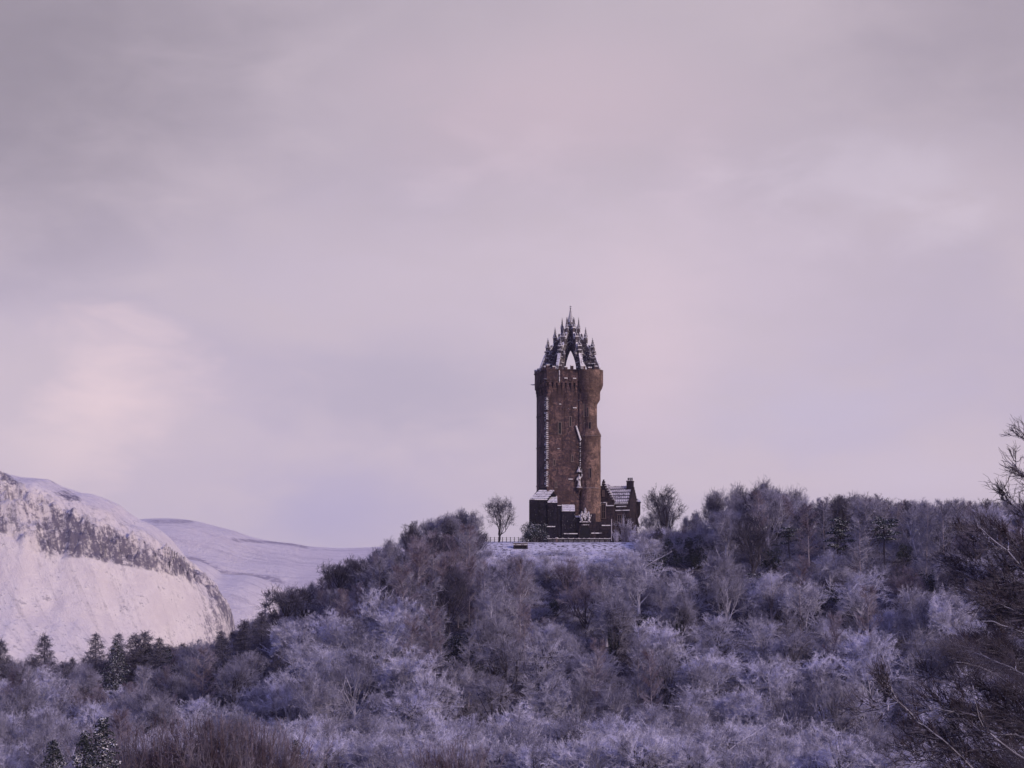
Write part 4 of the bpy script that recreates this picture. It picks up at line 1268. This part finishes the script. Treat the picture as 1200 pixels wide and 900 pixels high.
WOOD = 'bare trees of the hillside wood'
frosted, grey, dark = [], [], []
shapes = [dict(H=13, R=6.6, base=.14), dict(H=14, R=7.2, base=.18, lump=.22), dict(H=12, R=6.4, base=.12, stems=3, erect=.35),
          dict(H=15, R=6.4, base=.22, lump=.24, erect=.25), dict(H=13, R=7.0, base=.2, lump=.26, erect=.15, n1=12, n2=5)]
for i, p in enumerate(shapes):
    TC = broadleaf(100 + i, n4=17, tr=.0175, tw=.62, **p)
    frosted.append(tc_kind('frosted_tree', 'tree', TC, M_BARK if i in (0, 2) else M_BARK_FROST, M_TWIG_FROST, p['H'], p['R'], 'frosted bare trees in the hillside wood'))
for i, p in enumerate([dict(H=16, R=5.8, base=.28, lump=.2), dict(H=15, R=5.2, base=.26, erect=.5), dict(H=14, R=6.2, base=.2, stems=2)]):
    TC = broadleaf(200 + i, n4=13, tr=.0155, tw=.68, **p)
    grey.append(tc_kind('bare_tree', 'tree', TC, M_BARK if i == 0 else M_BARK_FROST, M_TWIG_GREY, p['H'], p['R'], 'grey bare trees in the hillside wood'))
for i, p in enumerate([dict(H=16, R=5.6, base=.26, lump=.2), dict(H=14, R=5.6, base=.22, stems=2, lump=.2)]):
    TC = broadleaf(300 + i, n4=12, tr=.017, tw=.68, **p)
    dark.append(tc_kind('dark_bare_tree', 'tree', TC, M_BARK, M_TWIG_BROWN if i else M_TWIG_DARK, p['H'], p['R'], 'dark bare trees in the hillside wood'))
ivy = tc_kind('ivy_tree', 'tree', broadleaf(400, H=14, R=5.4, base=.25, n4=9, tr=.022), M_BARK, M_TWIG_GREY, 14, 5.4, 'ivy-clad trees in the hillside wood', ivy_on(5, 14))
white = tc_kind('pale_limbed_tree', 'tree', broadleaf(410, H=14, R=6.2, base=.2, n4=8, n1=11, tr=.020, trunk=.36), M_BARK_PALE, M_TWIG_FROST, 14, 6.2, 'pale limbed bare trees')
airy = tc_kind('lone_bare_tree', 'tree', broadleaf(420, H=12, R=4.6, base=.28, n1=8, n2=5, n3=5, n4=7, tr=.020, tw=1.0, trunk=.26), M_BARK, M_TWIG_DARK, 12, 4.6, 'airy bare trees on the skyline')
tallg = [tc_kind('skyline_tree', 'tree', broadleaf(430 + i, H=18, R=4.6, base=.22, n1=12, n4=8, tr=.014, erect=.6, tw=.85, stems=1 + i), M_BARK, M_TWIG_GREY, 18, 4.6, 'tall bare trees on the skyline') for i in range(2)]
birches = [tc_kind('birch', 'birch tree', birch(500 + i, H=16 + i, tr=.021), M_BARK_PALE, m_, 16 + i, 2.9, 'slim pale stemmed birches') for i, m_ in enumerate((M_TWIG_BROWN, M_TWIG_GREY, M_TWIG_BROWN))]
larches = [tc_kind('larch', 'larch tree', larch(600 + i, H=h, R=rr), M_BARK, M_TWIG_DARK, h, rr, 'dark bare larches') for i, (h, rr) in enumerate(((15, 4.6), (16, 4.0), (13, 4.8)))]
pines = [tc_kind('pine', 'pine tree', pine(700 + i, H=h, n=nn, spread=sp__, lo=lo_), M_BARK, M_NEEDLE, h, 4, 'snow-dusted pines') for i, (h, nn, sp__, lo_) in enumerate(((12, 12, 3.6, .42), (15, 10, 3.8, .60), (11, 8, 3.2, .5)))]
umb = tc_kind('umbrella_tree', 'tree', broadleaf(711, H=10, R=5.0, base=.50, n1=9, n2=5, n3=5, n4=8, tr=.022, tw=.8, erect=0, flat=.5, trunk=.3), M_BARK, M_TWIG_DARK, 10, 5, 'flat topped trees on the skyline')
yews = [tc_kind('evergreen_bush', 'bush', bushy(720 + i, H=h, R=rr), M_BARK, M_IVY, h, rr, 'dark evergreen bushes') for i, (h, rr) in enumerate(((6, 3.0), (9, 2.8), (5, 3.6)))]
cedar = tc_kind('dark_conifer', 'conifer', fir(730, H=14, R=5.6, n=60, per=90, leaf=.3), M_BARK, M_NEEDLE, 14, 5.6, 'dark conifers')
snowfir = [tc_kind('snowy_conifer', 'conifer', fir(740 + i, H=h, R=rr, n=80, per=130, leaf=.17), M_BARK, M_SNOWY, h, rr, 'snow-topped conifers at the foot of the wood') for i, (h, rr) in enumerate(((11, 3.0), (12, 2.6)))]
redsh = [tc_kind('red_willow', 'shrub', shrub_stems(750 + i, H=9, R=3.2, n=70, tr=.012, per=26), M_RED, m_, 9, 3.2, 'reddish willow clumps') for i, m_ in enumerate((M_RED, M_TWIG_BROWN))]
saps = [tc_kind('sapling', 'sapling', shrub_stems(760 + i, H=6, R=1.9, n=16, tr=.018, per=20), M_BARK_PALE, M_TWIG_FROST, 6, 1.9, 'frosted saplings on the bare brow') for i in range(2)]

def at_top(kind, px, py, scale=1.0, Y=None, label=None, sx=None, rz=None):
    """stand a tree on the ground so that its top shows at photo pixel (px,py)"""
    best = None
    for y in ([Y] if Y else np.arange(1015, 560, -3.0)):
        X = (px - 600) * K * y
        h = (PY0 - py) * K * y - float(ground(X, y)) + .3
        e = abs(h - kind.H * scale)
        if best is None or e < best[0]: best = (e, X, y, h)
    e, X, y, h = best
    sc = h / kind.H if (Y or e > 1.0) else scale
    sc = min(max(sc, scale * .6), scale * 1.6)
    return place(kind, X, y, sc, rz=rz, label=label, sx=sx)

# ---- trees one can point to
L = at_top
L(airy, 585, 583, Y=992, label='lone open-crowned bare tree on the skyline just left of the tower', sx=1.05)
L(airy, 780, 571, Y=1000, label='round airy bare tree on the skyline just right of the lodge', sx=1.0)
L(grey[1], 762, 600, .8, Y=1004, label='small bare tree tucked behind the right corner of the lodge')
L(ivy, 838, 574, Y=1000, label='ivy-headed tree on the skyline, second crown right of the lodge', sx=.72)
L(tallg[0], 893, 562, Y=998, label='tallest dense bare tree of the skyline right of the lodge', sx=1.15)
L(tallg[1], 868, 569, Y=1003, label='tall bare tree close on the left of the tallest skyline tree')
L(tallg[0], 932, 571, Y=1000, label='tall bare tree close on the right of the tallest skyline tree')
L(grey[0], 505, 606, Y=992, label='bare tree standing at the left end of the dark skyline clump', sx=.8)
L(ivy, 524, 603, Y=988, label='dark ivy-filled tree in the middle of the skyline clump left of the tower', sx=1.0)
L(tallg[1], 540, 597, Y=994, label='tall bare tree rising behind the dark ivy-filled skyline tree')
L(grey[1], 556, 599, Y=992, label='grey bare tree at the right end of the skyline clump left of the tower', sx=.8)
L(dark[0], 482, 612, Y=990, label='dark bare tree at the top of the left-hand slope edge', sx=.8)
L(grey[2], 460, 632, Y=985, label='spreading bare tree breaking the slope line below the skyline clump')
L(umb, 333, 688, Y=955, label='flat umbrella-topped tree standing out against the pale far hill', sx=1.15)
L(umb, 352, 686, .9, Y=962, label='smaller flat-topped tree beside the umbrella-topped one', sx=.9)
L(umb, 418, 652, .9, Y=975, label='flat-topped dark tree high on the slope line against the far hill')
L(umb, 395, 658, .9, Y=972, label='flat-topped dark tree left of another on the upper slope line')
for px, py, k, s_, y, lb in ((2, 748, 0, 1.05, 760, 'large dark larch cut by the left edge of the picture'),
        (53, 744, 0, 1.0, 770, 'pointed dark larch standing alone against the white mountain foot'),
        (112, 742, 1, 1.0, 790, 'slim larch left of the dark cedar-like conifer'),
        (135, 741, 1, .9, 800, 'slim larch top rising just behind the dark cedar-like conifer'),
        (158, 743, 2, .8, 830, 'broad larch top just right of the dark cedar-like conifer'),
        (172, 740, 2, .8, 840, 'bare larch with a flat snowy gap below its top branches'),
        (190, 746, 1, .8, 850, 'small bare larch at the dip of the valley skyline'),
        (263, 737, 1, .9, 890, 'larch at the foot of the crag end on the valley skyline'),
        (288, 725, 2, .9, 905, 'spreading larch right where the crag meets the wood'),
        (305, 716, 1, .9, 915, 'larch just below and left of the umbrella-topped tree')):
    L(larches[k], px, py, s_ * 1.25, label=lb, sx=1.15)
L(cedar, 134, 750, 1.3, label='broad dark cedar-like conifer with layered boughs, left side of the wood', sx=1.0)
L(ivy, 208, 790, 1.1, label='dark forked ivy-covered tree low in the left of the wood', sx=.9)
L(yews[0], 187, 755, 1.6, label='small dark evergreen bush below the valley skyline')
L(snowfir[0], 60, 868, Y=430, label='snow-topped conifer at the bottom left, the lower one of the pair', sx=1.15)
L(snowfir[1], 118, 842, Y=455, label='snow-topped conifer at the bottom left, the higher one with two tips', sx=1.35)
L(snowfir[0], 92, 858, Y=440, label='snow-topped conifer squeezed between two others at the bottom left')
L(snowfir[1], 345, 868, .8, Y=560, label='small frosted conifer among red willow stems at the bottom')
for px, py, i, s_ in ((206, 837, 1, 1.9), (262, 836, 0, 1.9), (312, 842, 1, 1.8), (150, 852, 1, 1), (172, 842, 0, 1), (196, 850, 1, 1), (222, 838, 0, 1.1), (248, 846, 1, 1), (272, 842, 0, 1), (298, 850, 1, .9), (318, 846, 0, 1), (238, 868, 1, .8), (180, 872, 0, .8), (130, 876, 1, .8), (505, 868, 1, .9), (530, 862, 0, .9), (552, 872, 1, .9), (520, 880, 0, .7)):
    L(redsh[i], px, py, s_ * 1.7 * random.uniform(.8, 1.05), sx=random.uniform(.8, 1.15), Y=470 if px < 400 else 540)
# evergreens and pines of the right slope
for px, py, k, s_, y, lb in ((982, 604, pines[0], 1.0, 972, 'snow-flecked rounded pine, upper right slope, left of the umbrella pine'),
        (1037, 600, pines[1], .95, 968, 'snow-flecked pine with a bare stem and wide head, upper right slope'),
        (927, 616, pines[2], .8, 975, 'small pine with a snowy head below the right skyline trees'),
        (905, 644, yews[0], .9, 955, 'dark green evergreen bush in the middle of the right upper slope'),
        (888, 668, pines[2], .7, 942, 'low snow-capped pine head above the spreading pale tree'),
        (807, 624, yews[1], .85, 978, 'upright dark evergreen right of the lodge, tallest of its cluster'),
        (786, 626, yews[1], .75, 980, 'upright dark evergreen left of the tallest in the cluster by the lodge'),
        (823, 632, yews[1], .7, 978, 'small upright dark evergreen on the right of the cluster by the lodge'),
        (768, 650, yews[0], 1.0, 968, 'rounded snow-dusted evergreen on the slope below the lodge'),
        (812, 645, yews[2], .8, 972, 'low dark evergreen under the cluster right of the lodge'),
        (990, 682, yews[2], 1.1, 930, 'wide dark evergreen patch on the right mid slope'),
        (958, 694, yews[0], .9, 925, 'dark evergreen left of the wide dark patch on the right mid slope'),
        (1090, 668, yews[2], 1.2, 930, 'low dark evergreen by the near branches, upper right'),
        (1060, 640, yews[0], .7, 955, 'small dark evergreen below the wide-headed pine'),
        (545, 735, yews[1], 1.2, 885, 'tall dark yew in the middle of the left slope'),
        (528, 745, yews[0], 1.3, 882, 'broad dark yew adjoining the tall one on the left slope'),
        (532, 778, yews[1], .9, 862, 'narrow black-green evergreen under the dark yews'),
        (660, 858, yews[1], .7, 700, 'dark upright evergreen low in the wood under the tower'),
        (555, 862, yews[0], .8, 690, 'dark leafy bush low in the wood left of centre'),
        (420, 862, yews[2], 1.0, 690, 'dark leafy bush near the bottom, left of centre'),
        (745, 712, yews[2], 1.0, 915, 'dark spreading evergreen below the bare brow'),
        (648, 700, yews[2], .8, 920, 'dark evergreen straight below the tower on the slope'),
        (905, 760, yews[0], .7, 860, 'dark evergreen tuft among pale crowns on the right slope'),
        (1010, 745, yews[2], .8, 880, 'dark evergreen tuft in the right of the wood')):
    L(k, px, py, s_ * (1.25 if k not in pines else 1.15), label=lb)
L(white, 478, 772, label='bare tree with bright white limbs in the left middle of the wood')
L(white, 905, 668, label='wide fan-shaped tree with pale limbs on the right upper slope', sx=1.15)
L(white, 762, 822, label='snow-laden tree with white limbs near the bottom, below the lodge')
L(white, 1040, 712, .8, label='pale-limbed tree by the near branches on the right')
L(white, 640, 655, .5, label='small pale-limbed tree high on the slope under the tower')
# saplings in front of the lodge and along the brow
for px, py, y, s_, lb in ((732, 603, 986, 1.2, 'frosted sapling screening the dark wall of the lodge'), (740, 612, 984, 1.0, 'frosted sapling at the right corner of the lodge wall'),
                          (617, 612, 990, .8, None), (722, 618, 985, .8, 'small frosted sapling just right of the pale pole')):
    if lb: L(saps[0], px, py, s_, Y=y, label=lb)
# snowy rubble spill at the tower's left foot
r_ = np.random.default_rng(4); ivm = tc_kind('snowy_bush', 'bush', bushy(770, H=4.4, R=3.3, n=16, per=260, leaf=.24), M_BARK, M_SNOWY, 4.4, 3.3, 'snow-covered bushes at the foot of the tower')
L(ivm, 627, 613.5, Y=984, label='snow-covered dark bush against the left foot of the tower', sx=.9)
L(ivm, 617, 624, .6, Y=983, label='low snow-covered bush spilling left from the tower foot', sx=.9)

NAMED = [(X / (Y * K) + 600, PY0 - top / (Y * K), max(9, k.R * s / (Y * K) * .8), Y, {'larch': 34, 'pine': 38, 'umbrella_tree': 34, 'dark_conifer': 50, 'lone_bare_tree': 46, 'ivy_tree': 24, 'pale_limbed_tree': 44}.get(k.name, 24 if k.name == 'evergreen_bush' else 18)) for o, k, X, Y, top, s in PLACED if Y > 600 and k.name != 'skyline_tree']
# ---- the wood itself: spaced trees over the slope
def photo(X, Y, z): return X / (Y * K) + PX0, PY0 - z / (Y * K)
taken = [(X, Y, k.R * s * .5) for _, k, X, Y, _, s in PLACED]
def free(X, Y, d): return all((X - a) ** 2 + (Y - b) ** 2 > (max(d, c)) ** 2 for a, b, c in taken)
tr_ = random.Random(11)
nf = ng = nd = nb = 0
def choose(px, py, X, Y):
    """species by place: birches left of and under the tower, frosted crowns low down"""
    n = wob(X, Y, 60, 2) ; u = tr_.random()
    low = (py - 640) / 240.0                          # 0 at the top, 1 at the bottom
    if 365 < px < 650 and py < 735 and u < .62: return tr_.choice(birches)
    if px < 330 and py < 800: return tr_.choice(larches) if u < .20 else (tr_.choice(dark) if u < .42 else tr_.choice(grey))
    pf = .16 + .62 * low + n * .22 - (.22 if px < 250 else 0)
    if u < pf: return tr_.choice(frosted)
    if u < pf + .33: return tr_.choice(grey)
    if u < pf + .40: return ivy
    if u < pf + .50: return tr_.choice(birches)
    return tr_.choice(dark)
SKX = [-60, 0, 60, 90, 130, 180, 250, 270, 300, 333, 380, 400, 430, 460, 482, 505, 540, 560, 585, 612, 750, 765, 780, 800, 820, 838, 855, 880, 905, 930, 950, 965, 1000, 1050, 1100, 1160, 1260]
SKY_ = [765, 765, 770, 770, 762, 757, 748, 742, 720, 700, 676, 664, 648, 634, 614, 606, 598, 602, 616, 632, 640, 604, 584, 596, 600, 580, 580, 566, 570, 573, 588, 582, 577, 582, 586, 583, 584]
cand = []
tries = 0
while tries < 45000:
    tries += 1
    Y = tr_.uniform(715, 1022); px = tr_.uniform(-30, 1235); X = (px - 600) * K * Y
    z = float(ground(X, Y)); gx, gy = photo(X, Y, z)
    if 556 < gx < 756 and gy < 690 and Y > 940: continue                # open brow and tower
    if 560 < gx < 760 and Y > 965: continue
    if gx > 1075 and gy < 690 and Y < 985: 
        if tr_.random() < .45: continue
    topy = PY0 - (z + 14) / (Y * K)
    if topy > 884: continue
    k = choose(px, topy + 25, X, Y)
    d = 8.6 if Y > 800 else 9.8
    if Y > 960 : d = 6.0
    if k in birches: d = 4.4
    if (Y > 985 and px > 740) or (Y > 1000): k = tr_.choice(grey[:2] + tallg + tallg + birches[1:2])
    if not free(X, Y, d): continue
    isb = k in birches or k in larches
    if isb and nb > 200: continue
    if not isb and nf + ng + nd >= 560: continue
    s = tr_.uniform(1.0, 1.42) * (1.0 if not k in tallg else .9)
    if gx < 330: s *= .9
    if Y > 985: s *= .86 if k not in tallg else .8
    if Y < 700: s *= .8
    lim = float(np.interp(px, SKX, SKY_)) + tr_.uniform(0, 10)
    if 562 < px < 748 and Y < 966: lim = max(lim, 660 + 8 * math.sin(px / 9))
    for (a_, b_, w_, y_, d_) in NAMED:
        if Y < y_ and abs(px - a_) < w_ + 4 and b_ - 40 < lim + 60: 
            t_ = PY0 - (z + k.H * s) / (Y * K)
            if t_ < b_ + d_ and b_ > t_ - 70 : lim = max(lim, b_ + d_)
    smax = ((PY0 - lim) * K * Y - z + .3) / k.H
    if Y > 985 and px > 750: s = min(smax, 1.3)
    elif smax < s: s = smax
    if s < .42: continue
    taken.append((X, Y, d)); cand.append((k, X, Y, s))
    if isb: nb += 1
    elif k in frosted: nf += 1
    elif k in grey: ng += 1
    else: nd += 1
for k, X, Y, s in cand: place(k, X, Y, s, sx=tr_.uniform(.88, 1.12))


# labels for the rest, by look, height on the slope and neighbour, counted from the left
ORD = ['first', 'second', 'third', 'fourth', 'fifth', 'sixth', 'seventh', 'eighth', 'ninth', 'tenth', 'eleventh', 'twelfth', 'thirteenth', 'fourteenth', 'fifteenth', 'sixteenth', 'seventeenth', 'eighteenth', 'nineteenth', 'twentieth']
LOOK = {'frosted_tree': 'pale frosted tree', 'bare_tree': 'grey bare tree', 'dark_bare_tree': 'dark bare tree', 'birch': 'slim birch', 'larch': 'bare larch', 'ivy_tree': 'ivy-clad tree', 'skyline_tree': 'tall bare tree', 'red_willow': 'reddish willow clump'}
def zone(px, py):
    c = ('under the white mountain', 'below the far hill', 'left of the tower', 'below the tower', 'right of the lodge', 'near the right branches')[int(np.clip(np.searchsorted([190, 370, 565, 755, 960], px), 0, 5))]
    if py < 625: r = 'on the skyline'
    elif py < 700: r = 'high on the slope'
    elif py < 770: r = 'midway up the slope'
    elif py < 830: r = 'low on the slope'
    else: r = 'at the picture bottom'
    return r, c
cells = {}
for rec in PLACED:
    o, k, X, Y, top, s = rec
    if 'label' in o: continue
    px, py = photo(X, Y, top); cells.setdefault((k.name,) + zone(px, py), []).append((px, o))
for (nm, rr, cc), lst in cells.items():
    lst.sort(key=lambda q: q[0])
    for i, (px, o) in enumerate(lst):
        lk = LOOK.get(nm, nm.replace('_', ' '))
        o['label'] = f"{lk} {rr} {cc}" + ('' if len(lst) == 1 else f", {ORD[min(i, 19)]} from left")

# ---- undergrowth: frosted brush that fills the wood floor and the brow (nobody could count it)
def brush_tile(seed, n, H, tr):
    r = np.random.default_rng(seed); G = Geo(); 
    a = r.uniform(0, 6.28, n); q = r.uniform(0, 1, n) ** .5 * 1.3
    S = np.stack([np.cos(a) * q, np.sin(a) * q, r.uniform(-.1, H * .5, n)], 1)
    D = np.stack([np.cos(a) * q * .5, np.sin(a) * q * .5, np.ones(n)], 1) + r.normal(size=(n, 3)) * .35
    spawn_twigs(G, S, D, H * .55, tr, r, 2, .1); return G
tiles = [brush_tile(800 + i, 75, 1.9, .020) for i in range(4)]
tv = [(np.concatenate(t.v), np.concatenate(t.f)) for t in tiles]
def brush(name, n, region, hs, mat, label=None):
    r = np.random.default_rng(len(name) + n); G = Geo(); c = 0
    while c < n:
        Y = r.uniform(*region[2:]); px = r.uniform(region[0], region[1]); X = (px - 600) * K * Y; z = float(ground(X, Y))
        gx, gy = photo(X, Y, z)
        if wob(X, Y, 23, 4) < r.uniform(-1.3, .7): 
            continue
        if Y > 976 and 640 < gx < 755: continue
        if name == 'undergrowth' and 562 < gx < 748 and gy < 668: continue
        if any(Y < y_ and abs(gx - a_) < w_ and b_ - 6 < gy - 2.0 * hs[1] / (Y * K) < b_ + max(26, d_) for (a_, b_, w_, y_, d_) in NAMED if d_ > 20): continue
        c += 1
        V, F = tv[int(r.integers(4))]; s = r.uniform(*hs); an = r.uniform(0, 6.28); ca, sa = math.cos(an), math.sin(an)
        G.add(np.stack([(V[:, 0] * ca - V[:, 1] * sa) * s * 1.3 + X, (V[:, 0] * sa + V[:, 1] * ca) * s * 1.3 + Y, V[:, 2] * s + z], 1), F)
    o = G.obj(name, mat); tag(o, kind='stuff'); return o
brush('undergrowth', 3000, (-30, 1230, 800, 985), (.8, 1.9), M_TWIG_GREY)
brush('ridge_thicket', 650, (752, 1215, 968, 1008), (1.1, 2.1), M_TWIG_GREY)
brush('slope_edge_thicket', 220, (330, 560, 955, 1000), (1.2, 2.4), M_TWIG_DARK)
brush('frosted_scrub', 900, (555, 770, 905, 968), (.3, .95), M_TWIG_FROST)

# ------------------------------------------------------------------ near tree on the right
def nearP(px, py, Y=112.0): return np.array([(px - 600) * K * Y, Y, (PY0 - py) * K * Y])
NT_X = (1330 - 600) * K * 112
near = empty('near_bare_tree', (NT_X, 112, -11.0))
tag(near, 'near bare tree reaching dark snow-lined branches in from the right edge', 'tree')
org = np.array([NT_X, 112, -11.0])
r = np.random.default_rng(77)
TR, LB, TW = Geo(), Geo(), Geo()
trunkP = np.array([(0, 0, -2), (.05, .1, 3), (-.2, 0, 6.5), (-.1, .1, 10), (.2, .1, 14), (.3, 0, 18.5), (.1, 0, 23)], float)
TR.tubes(trunkP[:-1], trunkP[1:], [.5, .42, .38, .34, .28, .18], [.42, .38, .34, .28, .18, .07], 10)
MAIN = [0.0, 1.0]
def limb(pts, r0, r1, jd=1.6, nsub=26, sub=1.5, dirb=(-.75, 0, .55), join=True, leafy=1.0):
    dep = r.normal() * jd + (MAIN[0])
    P = [nearP(px, py, 112 + dep + r.normal() * .15) - org for px, py in pts]
    if join:
        z = P[0][2] - 1.6; z = max(z, 3); tx = np.array([np.interp(z, trunkP[:, 2], trunkP[:, 0]), 0, z])
        P = [tx, (tx + P[0]) / 2 + np.array([0, 0, -.2])] + P
    # subdivide with a little crookedness
    Q = []
    for a_, b_ in zip(P[:-1], P[1:]):
        m_ = max(2, int(np.linalg.norm(b_ - a_) / .28))
        for q in range(m_): Q.append(a_ + (b_ - a_) * q / m_ + r.normal(size=3) * .022)
    Q.append(P[-1]); Q = np.array(Q)
    chain(LB, Q, r0, r1, 6)
    S, D = [], []
    for i in range(nsub):
        t = r.uniform(.12, 1) ** .8; k = int(t * (len(Q) - 2)); st = Q[k]
        dv = unit((Q[min(k + 2, len(Q) - 1)] - Q[max(k - 2, 0)])[None])[0]
        dd = unit((dv * .6 + np.array(dirb) * .65 + r.normal(size=3) * .48)[None])[0]
        Ls = sub * r.uniform(.45, 1.15) * (1.1 - .5 * t)
        B = bez(st, st + dd * Ls, r.normal(size=3) * .12 + np.array([0, 0, -.06]), 5, r, .025)
        rr = (r0 + (r1 - r0) * t) * .55 + .007
        chain(LB, B, rr, .011, 4)
        for j in range(7):
            t2 = r.uniform(.15, 1) * 5; kk = int(min(t2, 4)); p = B[kk] + (B[kk + 1] - B[kk]) * (t2 - kk)
            d3 = unit((dd * .8 + np.array(dirb) * .35 + r.normal(size=3) * .5)[None])[0]
            B2 = bez(p, p + d3 * r.uniform(.25, .75), r.normal(size=3) * .05, 3, r, .012)
            chain(TW, B2, .012, .006, 3)
            for z_ in range(int(4 * MAIN[1] + .5)):
                t3 = r.uniform(.1, 1) * 3; k3 = int(min(t3, 2)); S.append(B2[k3] + (B2[k3 + 1] - B2[k3]) * (t3 - k3)); D.append(d3 * .8 + r.normal(size=3) * .42 + np.array([-.1, 0, .15]))
    spawn_twigs(TW, np.array(S), np.array(D), .34, .0080, r, 0, .12)
LIMBS = [
 ([(1165, 930), (1145, 905), (1105, 868), (1076, 845), (1052, 823), (1040, 812), (1022, 797)], .075, .022, .3, 34, 1.1),
 ([(1052, 823), (1030, 832), (1010, 835), (990, 822)], .036, .012, .3, 12, .9, (-.8, 0, .2), False),
 ([(1052, 823), (1044, 806), (1034, 794), (1014, 774)], .032, .010, .3, 14, .9, (-.6, 0, .7), False),
 ([(1230, 905), (1200, 890), (1160, 862), (1140, 850), (1118, 834), (1098, 822), (1084, 821)], .072, .020, .3, 34, 1.2),
 ([(1118, 834), (1095, 830), (1075, 834), (1058, 826)], .034, .010, .3, 12, .8, (-.7, 0, .4), False),
 ([(1150, 852), (1143, 826), (1130, 811), (1117, 800)], .036, .010, .3, 14, .9, (-.4, 0, .8), False),
 ([(1240, 815), (1185, 782), (1160, 771), (1130, 762), (1112, 750)], .060, .014, .6, 34, 1.1),
 ([(1240, 848), (1205, 822), (1180, 800), (1150, 782), (1120, 776)], .055, .014, .6, 34, 1.1),
 ([(1200, 930), (1110, 900), (1088, 893), (1065, 896), (1040, 900)], .055, .016, .4, 30, .9),
 ([(1190, 930), (1100, 893), (1082, 885), (1060, 876), (1042, 872)], .045, .012, .4, 30, .9),
 ([(1250, 728), (1198, 712), (1165, 702), (1132, 690)], .06, .014, .6, 36, 1.1),
 ([(1250, 700), (1200, 668), (1180, 645), (1160, 628), (1148, 618)], .055, .012, .6, 32, 1.1),
 ([(1250, 765), (1215, 748), (1185, 735), (1150, 728)], .05, .012, .8, 30, 1.1),
 ([(1250, 655), (1215, 622), (1195, 598), (1176, 584), (1166, 572)], .040, .009, .5, 16, .9, (-.5, 0, .7)),
 ([(1250, 610), (1215, 572), (1196, 556), (1180, 538), (1170, 524)], .036, .008, .5, 15, .8, (-.5, 0, .7)),
 ([(1240, 560), (1212, 530), (1200, 516), (1192, 508)], .028, .008, .5, 9, .6, (-.4, 0, .8)),
 ([(1250, 690), (1225, 640), (1210, 610), (1195, 590)], .04, .01, .9, 18, .9, (-.4, 0, .8)),
 ([(1250, 940), (1180, 905), (1120, 880), (1085, 858), (1066, 842)], .05, .012, 1.2, 34, 1.1),
 ([(1260, 900), (1210, 850), (1180, 832), (1160, 822)], .05, .012, 1.2, 34, 1.2),
 ([(1260, 780), (1220, 740), (1190, 712), (1168, 690), (1120, 668)], .045, .012, 1.4, 34, 1.2),
 ([(1250, 740), (1195, 700), (1160, 672), (1125, 660), (1095, 664)], .045, .012, 1.4, 34, 1.1),
 ([(1240, 850), (1180, 815), (1130, 800), (1090, 792), (1060, 790)], .045, .010, 1.5, 36, 1.1),
 ([(1250, 880), (1190, 860), (1120, 862), (1070, 868), (1040, 860)], .045, .010, 1.5, 36, 1.1),
 ([(1250, 800), (1200, 770), (1150, 780), (1100, 768)], .045, .010, 1.5, 36, 1.2),
 ([(1250, 930), (1200, 890), (1150, 880), (1090, 878), (1050, 888)], .045, .010, 1.5, 36, 1.2),
 ([(1250, 840), (1215, 800), (1190, 760), (1160, 745)], .045, .010, 1.5, 36, 1.2),
 ([(1250, 900), (1220, 870), (1170, 846), (1140, 838), (1110, 850)], .045, .010, 1.8, 36, 1.2),
]
for n_, lb in enumerate(LIMBS):
    MAIN[:] = [-1.6, .55] if n_ < 13 else [1.5, 1.0]
    lb = list(lb)
    if n_ < 13: lb[4] = int(lb[4] * .6)
    limb(*[x * (.7 if n_ < 10 else .95) if i in (1, 2) else x for i, x in enumerate(lb)])
MAIN[:] = [2.5, .75]
for q in range(26):      # inner boughs, making the dark tangle at the lower right
    x0 = r.uniform(1180, 1270); y0 = r.uniform(650, 950); ln = r.uniform(60, 150)
    if y0 < 770: ln *= .75
    limb([(1270, y0 + 25), (x0, y0), (x0 - ln * .5, y0 - ln * .22 + r.normal() * 8), (x0 - ln, y0 - ln * .30 + r.normal() * 14)], .04, .009, 2.2, 30, 1.1)
TR.obj('trunk', M_NEAR, near); LB.obj('branches', M_NEAR, near); TW.obj('twigs', M_NEAR_TWIG, near)

# ------------------------------------------------------------------ a spray of twigs right by the camera, far out of focus
def spray(tips, Y, label, rz, seed):
    rr_ = np.random.default_rng(seed)
    ox = (1265 - 600) * K * Y
    o = empty('close_twig_spray', (ox, Y, -15.3)); tag(o, label, 'twigs', 'out-of-focus twigs close to the camera')
    og = np.array([ox, Y, -15.3]); G = Geo(); T = Geo()
    top = nearP(1265, tips[0][1] + 60, Y) - og
    chain(G, bez((rz, .2, 0), top, np.array([.3, .2, 0]), 12, rr_, .0), .035, .005, 6)
    S, D = [], []
    for px, py in tips:
        e = nearP(px, py, Y) - og + np.array([0, rr_.normal() * .02, 0])
        B = bez(top - np.array([0, 0, rr_.uniform(0, .06)]), e, rr_.normal(size=3) * .008, 6, rr_, .001)
        chain(T, B, .0022, .0008, 4)
        dv = unit((e - top)[None])[0]
        for q in range(15):
            t = rr_.uniform(.15, 1) * 6; k = int(min(t, 5)); S.append(B[k] + (B[k + 1] - B[k]) * (t - k)); D.append(dv + rr_.normal(size=3) * .45)
    spawn_twigs(T, np.array(S), np.array(D), .035, .0007, rr_, 2, .1)
    G.obj('stem', M_NEAR, o); T.obj('twigs', M_NEAR_TWIG, o)
spray([(1085, 745), (1105, 756), (1120, 750), (1135, 762), (1150, 748)], 5.2, 'blurred purplish twigs very close, across the middle of the right edge', .6, 5)
spray([(1186, 872), (1196, 890), (1190, 900)], 3.6, 'blurred pinkish twigs very close, at the bottom right corner', .7, 6)
